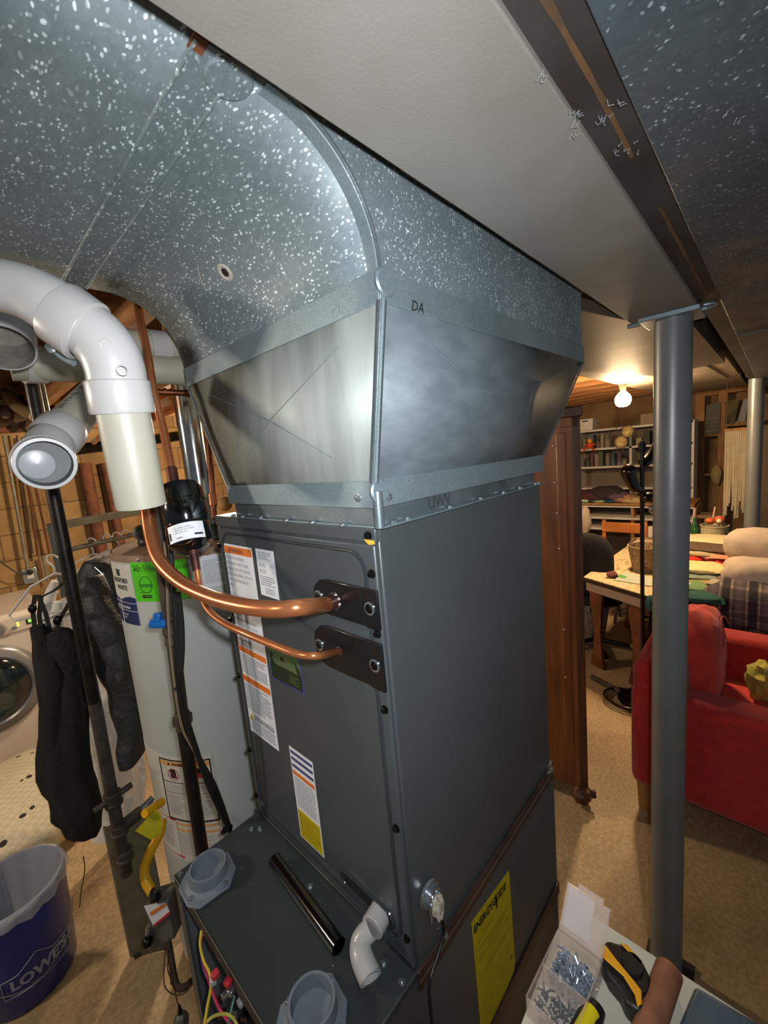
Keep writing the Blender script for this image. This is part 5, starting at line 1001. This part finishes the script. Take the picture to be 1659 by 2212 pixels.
bt = thing('wine_bottles', at(1512, 1130, 3.6), 'green glass bottle pair behind the fabric pile', 'bottle')
for k, dx in enumerate((-.04, .04)):
    c = on(1512, 1163, 2, TZ)+V((0, dx, .06)); MB().lathe(c, (0, 0, 1), [(0, -.06), (.038, -.06), (.038, .04), (.014, .09), (.013, .13), (0, .13)], 18).build('bottle', mat('green_glass%d' % k, '2f5a2a', .1, coat=1), bt)
for k, (px, py, d, r, sc, lab) in enumerate([(1650, 1180, 2.6, .22, (.6, 1.1, .5), 'upper beige pillow of the stack at the right edge'), (1640, 1250, 2.45, .22, (.6, 1.0, .55), 'lower beige pillow of the stack at the right edge')]):
    tag(MB().ball(at(px+20, py, d), r, 30, 16, sc, .12, 3, pw=.7).build('pillow', 'pillow', ang=80), lab, 'pillow')
tag(MB().ball(at(1628, 1305, 2.42), .25, 36, 18, (.7, .95, .55), .16, 3, pw=.7).build('plaid_blanket', 'plaid', ang=80), 'black and cream plaid blanket bundled behind the red armchair', 'blanket')
tag(MB().ball(at(1560, 1262, 2.5), .05, 16, 8, (.8, 1.4, .5), .4, 5).build('folded_fabric', solid('a89880')), 'beige crumpled fold hanging over the plaid blanket', 'fabric')
tag(MB().box((2.50, -.78, 0), (2.92, -.26, .40)).build('storage_chest', solid('2c1c18', .6), bevel=.01), 'dark low chest under the plaid blanket beside the red armchair', 'chest')

# chairs
ch = thing('wooden_chair', at(1330, 1200, 3.7), 'orange brown wooden chair tucked behind the table', 'chair'); c = at(1325, 1160, 3.8); cx, cy = c.x, c.y
MB().box((cx-.02, cy-.2, .44), (cx+.4, cy+.2, .47)).build('seat', 'orangewood', ch, bevel=.006)
for y in (-.18, .18): MB().box((cx+.37, cy+y-.015, 0), (cx+.40, cy+y+.015, .9)).build('rear_leg', 'orangewood', ch); MB().box((cx, cy+y-.015, 0), (cx+.03, cy+y+.015, .44)).build('front_leg', 'orangewood', ch)
MB().box((cx+.36, cy-.2, .78), (cx+.39, cy+.2, .88)).build('back_rail', 'orangewood', ch, bevel=.006); beam((cx+.0, cy+.19, .68), (cx+.38, cy+.19, .72), .018, .018, 'arm', 'orangewood', ch); MB().box((cx, cy+.17, .44), (cx+.03, cy+.2, .68)).build('arm_post', 'orangewood', ch)
oc = thing('office_chair', at(1270, 1200, 3.3), 'black padded chair back showing between wardrobe and table', 'chair'); c = at(1262, 1195, 3.2)
MB().ball((c.x, c.y, .78), .22, 24, 14, (.3, .95, 1.1), 0, pw=.7).build('backrest', 'cloth_black', oc); MB().ball((c.x+.2, c.y, .47), .24, 24, 10, (1, 1, .2), 0, pw=.7).build('seat', 'cloth_black', oc); MB().cyl((c.x+.2, c.y, .06), (c.x+.2, c.y, .45), .025).build('column', 'blackscrew', oc)
for k in range(5): a = k*2*PI/5; MB().tube([(c.x+.2, c.y, .08), (c.x+.2+.26*math.cos(a), c.y+.26*math.sin(a), .04)], .018, 8).build('foot', 'blackscrew', oc)
wb = thing('folding_stool', on(1370, 1400, 2, 0), 'dark folding stool frame under the table', 'stool'); c = on(1365, 1345, 2, 0)
for (a, e2) in (((-.1, .12, 0), (.1, .12, .45)), ((.1, .12, 0), (-.1, .12, .45)), ((-.1, -.16, 0), (.1, -.16, .45)), ((.1, -.16, 0), (-.1, -.16, .45)), ((-.05, -.16, .1), (-.05, .12, .1)), ((.05, -.16, .22), (.05, .12, .22))): MB().tube([c+V(a), c+V(e2)], .012, 8).build('leg', 'tableedge', wb)
MB().box(c+V((-.12, -.18, .45)), c+V((.12, .14, .465))).build('seat', 'tableedge', wb)
c = on(1272, 1395, 2, 0); tag(MB().lathe((c.x+.1, c.y+.05, .02), (0, 0, 1), [(0, 0), (.14, 0), (.18, .30), (.17, .30), (.13, .01), (0, .01)], 24).build('waste_basket', solid('8a8078', .7, '5f564f', 70)), 'patterned grey waste basket at the wardrobe edge under the table', 'basket')
tag(MB().tube([on(*p, 2, .03) for p in [(1278, 1462), (1310, 1478), (1340, 1495)]], .018, 10).build('floor_tube', 'rustpipe'), 'grey tube lying on the floor in front of the table legs', 'tube')

# floor lamp
lpx, lpy = 2.14, .116
lm = thing('floor_lamp', (lpx, lpy, 0), 'thin black pole lamp with round base and swivel heads behind the armchair corner', 'floor lamp')
c = on(1360, 1510, 2, .02); lx, ly = c.x-.03, c.y-.05
tpv_ = at(1388, 952, 2.55)
lx, ly = on(1388, 1440, 2, .25).x, on(1388, 1440, 2, .25).y
MB().lathe((lx, ly, 0), (0, 0, 1), [(0, .0), (.14, 0), (.145, .012), (.13, .025), (.03, .035), (.015, .05)], 32).build('base', 'driver', lm)
MB().cyl((lx, ly, .03), (lx, ly, 1.70), .0125, 14).build('pole', 'blackmetal', lm)
def pole(py): 
    d = (V((lx, ly, 0))-C0).dot(V((FW.x, FW.y, 0)).normalized()); best = min(range(0, 230), key=lambda k: abs((lambda q: CY-FPX*q.dot(UP)/q.dot(FW))(V((lx, ly, k*.01))-C0)-py)); return best*.01
zt_ = pole(955); dd = (V((lx, ly, 1.5))-C0).dot(FW)
MB().tube([(lx, ly, zt_), (lx, ly, zt_-.06)], .02, 14).build('pole_cap', 'blackscrew', lm)
MB().tube([at(1418, 950, dd), at(1410, 975, dd), at(1400, 992, dd), at(1388, 1002, dd)], [.012, .022, .03, .034], 14, smooth=3).build('upper_shade', 'blackmetal', lm)
MB().ball(at(1358, 1020, dd), .05, 18, 12, (.9, .9, 1)).build('lower_shade', 'driver', lm); MB().tube([at(1358, 1025, dd), at(1372, 1055, dd), at(1386, 1060, dd)], [.04, .03, .014], 12, smooth=3).build('shade_neck', 'driver', lm)
MB().ball(at(1403, 1075, dd), .045, 16, 10, (1, 1, .8)).build('side_shade', 'driver', lm); MB().ball(at(1412, 1100, dd), .03).build('side_glass', 'greyplastic', lm)
b = MB()
for k in range(3): cc = on(1352, 1508, 2, .012+k*.014); b.tube([cc+V((.11*math.cos(a), .13*math.sin(a), 0)) for a in [2*PI*i/24 for i in range(25)]], .007, 8)
tag(b.build('coiled_cable', 'driver'), 'coil of black cable on the floor at the armchair corner', 'cable')

# the bare bulb
bl = thing('light_bulb', BULB, 'glowing bare bulb hanging under the flat duct', 'light bulb')
MB().lathe(BULB+V((0, 0, -.045)), (0, 0, 1), [(0, -.01), (.024, -.007), (.042, .005), (.052, .03), (.052, .05), (.042, .072), (.024, .092), (.016, .10)], 24).build('glass', 'bulb', bl)
MB().lathe(BULB+V((0, 0, .05)), (0, 0, 1), [(.015, 0), (.018, .005), (.022, .03), (.03, .05)], 18).build('socket', solid('d8c8a8'), bl)

# white shelving unit with clutter
SX = 5.3
def sh(px, py): return on(px, py, 0, SX)
su = thing('shelving_unit', (SX+.15, .9, 0), 'white open shelving unit full of craft supplies at the far wall', 'shelf')
yl, yr, ym = sh(1248, 1000).y, sh(1496, 1000).y, sh(1362, 1000).y
zs = [1.815, 1.58, 1.35, 1.08]
for y in (yl, ym, yr): MB().box((SX, y-.012, 0), (SX+.3, y+.012, 1.83)).build('upright', 'white_shelf', su)
for z in zs: MB().box((SX, yr, z-.012), (SX+.3, yl, z+.012)).build('shelf_board', 'white_shelf', su)
MB().box((SX+.29, yr, .1), (SX+.3, yl, 1.83)).build('back_board', solid('6a5a48'), su)
palette = ['8a6a78', '5a3a34', '40503a', '9a8a70', '6a2a30', '3a3a44', '7a7060', '4a5a6a', 'c8c0b0', '8a4a3a', '2a2422', '6a6a4a']
names = {'8a6a78': 'mauve', '5a3a34': 'brown', '40503a': 'dark green', '9a8a70': 'tan', '6a2a30': 'maroon', '3a3a44': 'charcoal', '7a7060': 'taupe', '4a5a6a': 'slate blue', 'c8c0b0': 'pale grey', '8a4a3a': 'brick', '2a2422': 'black', '6a6a4a': 'olive'}
ordn = ['first', 'second', 'third', 'fourth', 'fifth', 'sixth', 'seventh', 'eighth', 'ninth', 'tenth', 'eleventh', 'twelfth', 'thirteenth', 'fourteenth', 'fifteenth', 'sixteenth', 'seventeenth', 'eighteenth', 'nineteenth', 'twentieth']
rs = random.Random(21)
for si, (z, nm) in enumerate(((1.592, 'upper shelf'), (1.362, 'middle shelf'))):
    for bay, (y1, y0) in enumerate(((yl-.02, ym+.02), (ym-.02, yr+.02))):
        y = y1-.03; i = 0
        while y > y0+.03 and i < 20:
            w = rs.uniform(.022, .045); c_ = rs.choice(palette); h = rs.uniform(.08, .19); x = SX+rs.uniform(.03, .1)
            lab = '%s %%s on the %s, %s bay, %s from the left' % (names[c_], nm, ('left', 'right')[bay], ordn[i])
            if rs.random() < .5:
                tag(MB().lathe((x+w, y-w, z), (0, 0, 1), [(0, 0), (w*.8, 0), (w*.85, h*.75), (w*.5, h*.85), (w*.55, h), (0, h)], 14).build('jar', solid(c_)), lab % 'jar', 'jar', 'craft jars and boxes on the white shelves')
            else:
                tag(MB().box((x, y-w*1.7, z), (x+.12, y, z+h)).build('craft_box', solid(c_), bevel=.002), lab % 'box', 'box', 'craft jars and boxes on the white shelves')
            y -= w*1.95; i += 1
bn = thing('storage_bin', sh(1262, 925), 'white plastic bin with slot handle on top of the shelving', 'bin'); c = sh(1264, 921)
b = MB(); b.hexa([V((SX+.0, c.y-.085, 1.83)), V((SX+.2, c.y-.085, 1.83)), V((SX+.2, c.y+.085, 1.83)), V((SX, c.y+.085, 1.83)), V((SX-.02, c.y-.1, 1.97)), V((SX+.22, c.y-.1, 1.97)), V((SX+.22, c.y+.1, 1.97)), V((SX-.02, c.y+.1, 1.97))]); b.build('bin_body', solid('cfc8bc'), bn, bevel=.004)
MB().box((SX-.026, c.y-.04, 1.935), (SX-.016, c.y+.03, 1.95)).build('handle_slot', 'black', bn)
c = sh(1400, 905); tag(MB().box((SX+.02, c.y-.1, 1.83), (SX+.2, c.y+.08, 1.95)).build('cardboard_box', solid('8a7458')), 'brown box on top of the shelving left of the post', 'box')
dl_ = thing('stuffed_toy', sh(1276, 975), 'small orange and red doll sitting on the upper shelf', 'toy'); c = V((SX-.03, sh(1276, 970).y, 1.592))
MB().ball(c+V((0, 0, .10)), .032).build('head', solid('e0962a'), dl_); MB().ball(c+V((0, 0, .045)), .04, sc=(.8, .9, 1.1)).build('body', solid('d84a1c'), dl_)
for s_ in (-1, 1): MB().tube([c+V((0, s_*.02, .02)), c+V((-.04, s_*.05, .0)), c+V((-.05, s_*.07, -.03))], .012, 8).build('leg', solid('c83a1c'), dl_); MB().tube([c+V((0, s_*.03, .06)), c+V((-.01, s_*.07, .04))], .009, 8).build('arm', solid('d8521c'), dl_)
hb = thing('hanging_ornaments', sh(1345, 950), 'round straw balls hanging on cords in front of the shelves', 'ornament')
for (px, py, r) in ((1356, 932, .055), (1342, 955, .06)): MB().ball(on(px, py, 0, 4.6), r, 18, 12, (1, 1, 1.1)).build('ball', solid('b8a06a', .8, '8a7448', 40), hb)
for px in (1331, 1344): MB().tube([V((4.6, on(px, 925, 0, 4.6).y, 2.2)), on(px+1, 980, 0, 4.6)], .004, 6).build('cord', 'brownwire', hb)
MB().tube([on(1331, 930, 0, 4.6), on(1345, 926, 0, 4.6), on(1356, 922, 0, 4.6)], .005, 6).build('cord', 'brownwire', hb)
# sewing counter in front of the shelves
ct = thing('craft_counter', (4.9, 1.1, 0), 'long wooden counter with shelves below the craft unit', 'counter'); X4 = 4.75
cy1, cy0 = on(1250, 1080, 0, X4).y, on(1500, 1080, 0, X4).y; zc_ = on(1380, 1088, 0, X4).z
MB().box((X4, cy0, zc_-.03), (X4+.5, cy1+.1, zc_)).build('worktop', 'lightwood', ct); 
for k, py in enumerate((1095, 1122, 1147)): z = on(1390, py, 0, X4).z; MB().box((X4, cy0, z-.012), (X4+.45, cy1+.1, z+.012)).build('shelf_board', 'white_shelf', ct)
for y in (cy0, (cy0+cy1)/2, cy1): MB().box((X4+.02, y-.015, 0), (X4+.45, y+.015, zc_-.03)).build('upright', 'lightwood', ct)
MB().box((X4+.44, cy0, 0), (X4+.46, cy1, zc_-.03)).build('back_board', solid('4a3826'), ct)
for k, (px, py, c_, w, h, lab) in enumerate([(1275, 1038, '4a2028', .16, .07, 'dark red fabric heap on the counter'), (1305, 1032, '2a2228', .2, .09, 'black fabric heap on the counter, tallest'), (1330, 1040, '5a4450', .13, .06, 'purple fabric heap on the counter right of the black one'), (1262, 1060, 'b8c4a0', .12, .03, 'pale green folded cloth at the counter front'), (1290, 1058, '8aa878', .16, .02, 'light green folded cloth on the counter'),
       (1318, 1064, '1f4a6a', .1, .025, 'blue folded cloth on the counter'), (1275, 1072, '2a2a34', .14, .03, 'navy folded cloth near the wardrobe edge'), (1262, 1082, '3a9aa0', .13, .025, 'turquoise cloth hanging over the counter front'), (1296, 1074, 'c8b0b8', .08, .015, 'pink folded cloth at the counter edge'), (1345, 1052, 'a07858', .14, .05, 'tan fabric heap on the counter near the lamp'), (1362, 1062, 'b8a070', .14, .04, 'yellowish basket-like bundle on the counter')]):
    c = on(px, py, 0, X4+.05); zz = zc_+h*.6+max(0, (1062-py))*.0012; tag(MB().ball((X4+.12, c.y, zz), 1, 20, 8, (.13, w, h), .3, 4, pw=.8).build('fabric_heap', solid(c_, .9), ang=80), lab, 'fabric', 'fabric on the craft counter')
tag(MB().ball(at(1262, 1125, 4.3), .10, 20, 12, (.6, .7, 1.5), .2, 3).build('hanging_bag', solid('a89888')), 'pale cloth bag hanging at the counter end by the wardrobe', 'bag')

# studs, board, hanging strings at the far right
fr = thing('stud_frame', at(1540, 1000, 5.6), 'bare wooden stud frame with shelves left of the far post', 'frame')
for px, w in ((1512, .045), (1562, .04)): a = on(px, 870, 0, 5.9); MB().box((5.9, a.y-w, 0), (5.95, a.y+w, 2.2)).build('stud', 'stud', fr)
y1, y0 = on(1512, 900, 0, 5.92).y, on(1625, 900, 0, 5.92).y
for py in (940, 1025): z = on(1540, py, 0, 5.92).z; MB().box((5.93, y0, z-.01), (6.2, y1, z+.01)).build('shelf_board', 'stud', fr)
for zz in (1.72, 2.1): MB().box((5.885, y0-.1, zz), (5.9, y1, zz+.05)).build('rail', 'stud', fr)
tb2 = thing('framed_chart', on(1540, 900, 0, 5.88), 'grey printed board leaning between the studs', 'poster'); p4 = [on(*p, 0, 5.88) for p in [(1527, 875), (1556, 868), (1556, 935), (1519, 940)]]
MB().slab(p4, (1, 0, 0), .02).build('board', solid('4a463c'), tb2)
for k in range(4): 
    a, c = on(1528-k*1.5, 905+k*9, 0, 5.87), on(1552, 902+k*9, 0, 5.87); MB().tube([a, c], .004, 5).build('text_row', solid('9a9484'), tb2)
tb3 = thing('tinted_poster', on(1580, 890, 0, 5.86), 'olive green picture at the right of the stud', 'poster'); MB().slab([on(*p, 0, 5.86) for p in [(1566, 866), (1598, 862), (1586, 915), (1566, 915)]], (1, 0, 0), .015).build('sheet', solid('6a6038', .8, '3a3a22', 5), tb3)
tb4 = thing('paper_notice', on(1605, 885, 0, 5.84), 'pale lavender paper pinned beside the far post', 'paper'); MB().slab([on(*p, 0, 5.84) for p in [(1606, 862), (1619, 860), (1609, 909), (1593, 911)]], (1, 0, 0), .01).build('sheet', solid('8a8590'), tb4)
hg = thing('string_curtain', on(1595, 1000, 0, 4.4), 'row of pale cords hanging like a curtain beside the far post', 'curtain')
yA, yB = on(1567, 1000, 0, 4.4).y, on(1622, 1000, 0, 4.4).y; zT, zB = on(1590, 930, 0, 4.4).z, on(1590, 1110, 0, 4.4).z; MB().tube([(4.4, yA+.01, zT+.01), (4.4, yB-.01, zT+.01)], .012, 8).build('rail', 'stud', hg)
for y in (yA, yB): MB().tube([(4.4, y, zT), (4.4, y, 2.2)], .003, 6).build('hanging_cord', 'brownwire', hg)
for k in range(15): y = yA+(yB-yA)*k/14; MB().tube([(4.4, y, zT), (4.4+rs.uniform(-.01, .01), y, (zT+zB)/2), (4.4+rs.uniform(-.02, .02), y+rs.uniform(-.006, .006), zB+rs.uniform(-.05, .12))], .0085, 6).build('cord', solid('a89c84', .9), hg)
gl = on(1547, 1025, 0, 5.8); tag(MB().ball(gl, .09, 16, 10, (.3, .55, 1.2), .3, 4).build('work_glove', solid('a08c58')), 'tan work glove hanging from the stud frame shelf', 'glove')
tag(MB().tube([at(1501, 1100, 3.9), at(1492, 1150, 3.8), at(1492, 1150, 3.8)+(at(1492, 1150, 3.8)-at(1501, 1100, 3.9))*3.6], .009, 8).build('white_stick', solid('b8b4ac')), 'white stick leaning beside the green bottles', 'stick')
tag(MB().box(at(1535, 1110, 4.2)-V((.1, .12, .03)), at(1535, 1110, 4.2)+V((.1, .12, .0))).build('wooden_crate', solid('8a7058')), 'pale plank stack behind the bottles and pot', 'crate')
tag(MB().box((6.1, -2.1, .0), (6.25, on(1640, 960, 0, 6.2).y, 1.75)).build('tall_cupboard', solid('8a7458')), 'tan cupboard side at the far right edge', 'cupboard')

# ================================================================== WORK STAND IN FRONT (bottom right)
ws = thing('tool_stand', (.1, -.24, 0), 'small stand with white board top holding tools beside the furnace', 'stand'); WZ = 1.05
MB().slab([(-.15, -.178, WZ-.012), (.127, -.171, WZ-.012), (.178, -.205, WZ-.012), (.178, -.42, WZ-.012), (-.15, -.42, WZ-.012)], (0, 0, 1), .012).build('board_top', 'stool', ws, bevel=.0015)
for (x, y) in ((-.13, -.2), (.15, -.23), (-.13, -.4), (.15, -.4)): MB().box((x-.012, y-.012, 0), (x+.012, y+.012, WZ-.012)).build('leg', 'tableedge', ws)
tag(MB().tube([on(1446, 2096, 2, WZ+.016), on(1392, 2250, 2, WZ+.016)], .0150, 28).build('wooden_dowel', 'dowel'), 'round brown wooden handle lying across the white board', 'handle')
tag(MB().slab([(.165, -.328, WZ), (.172, -.420, WZ), (.05, -.415, WZ), (.06, -.31, WZ)], (0, 0, 1), .012).build('tool_tray', 'tray', bevel=.004), 'blue grey plastic tray at the bottom right corner', 'tray')
# screw case
sc_ = thing('screw_case', (.08, -.2, WZ), 'clear plastic screw case with its lid standing open', 'case')
hz = WZ+.030; hl, hr = on(1210, 2003, 2, hz), on(1300, 2070, 2, hz); dv = (hr-hl).normalized(); fw_ = V((-dv.y, dv.x, 0))
if fw_.x > 0: fw_ = -fw_
nl, nr = hl+fw_*.10, hr+fw_*.10
def q(p, z): return V((p.x, p.y, z))
ZB_ = WZ+.001
b = MB(); t = .0018
for (a, c) in ((hl, hr), (hr, nr), (nr, nl), (nl, hl)):
    nn = V((0, 0, 1)).cross((c-a)).normalized(); b.slab([q(a, ZB_), q(c, ZB_), q(c, hz), q(a, hz)], nn, t)
b.slab([q(hl, ZB_), q(hr, ZB_), q(nr, ZB_), q(nl, ZB_)], (0, 0, 1), t); b.slab([q(hl+fw_*.055, ZB_), q(hr+fw_*.055, ZB_), q(hr+fw_*.055, hz), q(hl+fw_*.055, hz)], fw_, t); b.build('tray_body', 'clear', sc_)
lt = at(1228, 1908, (hl-C0).dot(FW)*1.02); rt_ = at(1318, 1968, (hr-C0).dot(FW)*1.02)
lf = (lt-hl); b = MB(); nrm = dv.cross(lf).normalized(); b.slab([hl, hr, hr+lf, lt], nrm, .0022); b.build('lid', 'clear', sc_)
tl = lambda u, v: hl+dv*((hr-hl).length*u)+lf*v-nrm*.0006
MB().tube([tl(0, 0), tl(1, 0), tl(1, 1), tl(0, 1), tl(0, 0)], .0022, 8).build('lid_rim', 'clear', sc_); MB().slab([tl(.02, .08), tl(.66, .08), tl(.66, .97), tl(.02, .97)], -nrm, .001).build('blank_label', solid('c6cad2'), sc_)
MB().slab([tl(.25, 1.0), tl(.85, 1.0), tl(.85, 1.15), tl(.25, 1.15)], nrm, .004).build('latch_tab', 'clear', sc_); MB().tube([hl, hr], .0025, 8).build('hinge', 'clear', sc_)
b = MB(); rs = random.Random(4)
for k in range(170):
    u, v = rs.uniform(.12, .92), rs.uniform(.012, .052); p = hl+dv*((hr-hl).length*u)+fw_*v; p.z = WZ+.004+rs.uniform(0, .018)*(1-abs(u-.5)); d = V((rs.uniform(-1, 1), rs.uniform(-1, 1), rs.uniform(-.4, .4))).normalized()
    b.tube([p, p+d*.008], .0011, 5); b.lathe(p, -d, [(.003, 0), (.003, .002), (0, .002)], 6)
tag(b.build('screws', 'screwheap'), 'heap of loose zinc screws in the clear case', 'screws', kind='stuff')
b = MB()
for k in range(110):
    u, v = rs.uniform(.08, .94), rs.uniform(.060, .096); p = hl+dv*((hr-hl).length*u)+fw_*v; p.z = WZ+.004+rs.uniform(0, .012); d = V((rs.uniform(-1, 1), rs.uniform(-1, 1), rs.uniform(-.3, .3))).normalized(); b.tube([p, p+d*.007], .001, 5)
tag(b.build('screws', mat('dull_screws', '7a7c80', .45, .4)), 'darker loose screws in the near compartment of the clear case', 'screws', kind='stuff')
# tape measure
tm = thing('tape_measure', (.12, -.24, WZ), 'yellow and black tape measure on the white board', 'tape measure')
o = on(1352, 2118, 2, WZ+.012); e1 = (on(1385, 2180, 2, WZ+.012)-on(1330, 2060, 2, WZ+.012)).normalized(); e2 = V((-e1.y, e1.x, 0))
if e2.dot(RT) < 0: e2 = -e2
def tmp(pts, z0, z1, nm, m, bev=.002): return MB().slab([o+e1*a*.84+e2*c*.84+V((0, 0, z0)) for a, c in pts], (0, 0, 1), z1-z0).build(nm, m, tm, bevel=bev)
body = [(-.040, -.006), (-.034, -.022), (-.018, -.030), (.004, -.028), (.020, -.020), (.036, -.020), (.046, -.010), (.046, .002), (.034, .004), (.028, .022), (.010, .032), (-.012, .032), (-.030, .022)]
tmp(body, -.011, .016, 'case', 'toolblack', .004)
tmp([(-.028, -.026), (-.020, -.029), (.008, -.008), (.030, -.004), (.043, -.008), (.040, .000), (.026, .008), (.014, .004), (-.014, -.008), (-.032, -.014)], .016, .0185, 'yellow_side', 'tapeyel', .001)
tmp([(-.034, .010), (-.030, .020), (-.006, .030), (-.002, .026)], .016, .018, 'yellow_stripe', 'tapeyel', .001); MB().lathe(o+e1*-.006+e2*.012+V((0, 0, .016)), (0, 0, 1), [(0, .002), (.012, .002), (.013, 0)], 24).build('badge', 'toolblack', tm)
hd_ = thing('screwdriver', (.06, -.24, WZ), 'tool handle with black rim and yellow core at the bottom edge', 'tool'); c = on(1290, 2176, 2, WZ+.012); d = V((-1, .15, 0)).normalized()
MB().tube([c, c+d*.02, c+d*.09], [.010, .014, .014], 18).build('grip', 'toolblack', hd_); MB().tube([c+V((0, 0, .008))+d*.012, c+V((0, 0, .009))+d*.09], .0085, 14).build('core', solid('d8c400'), hd_)
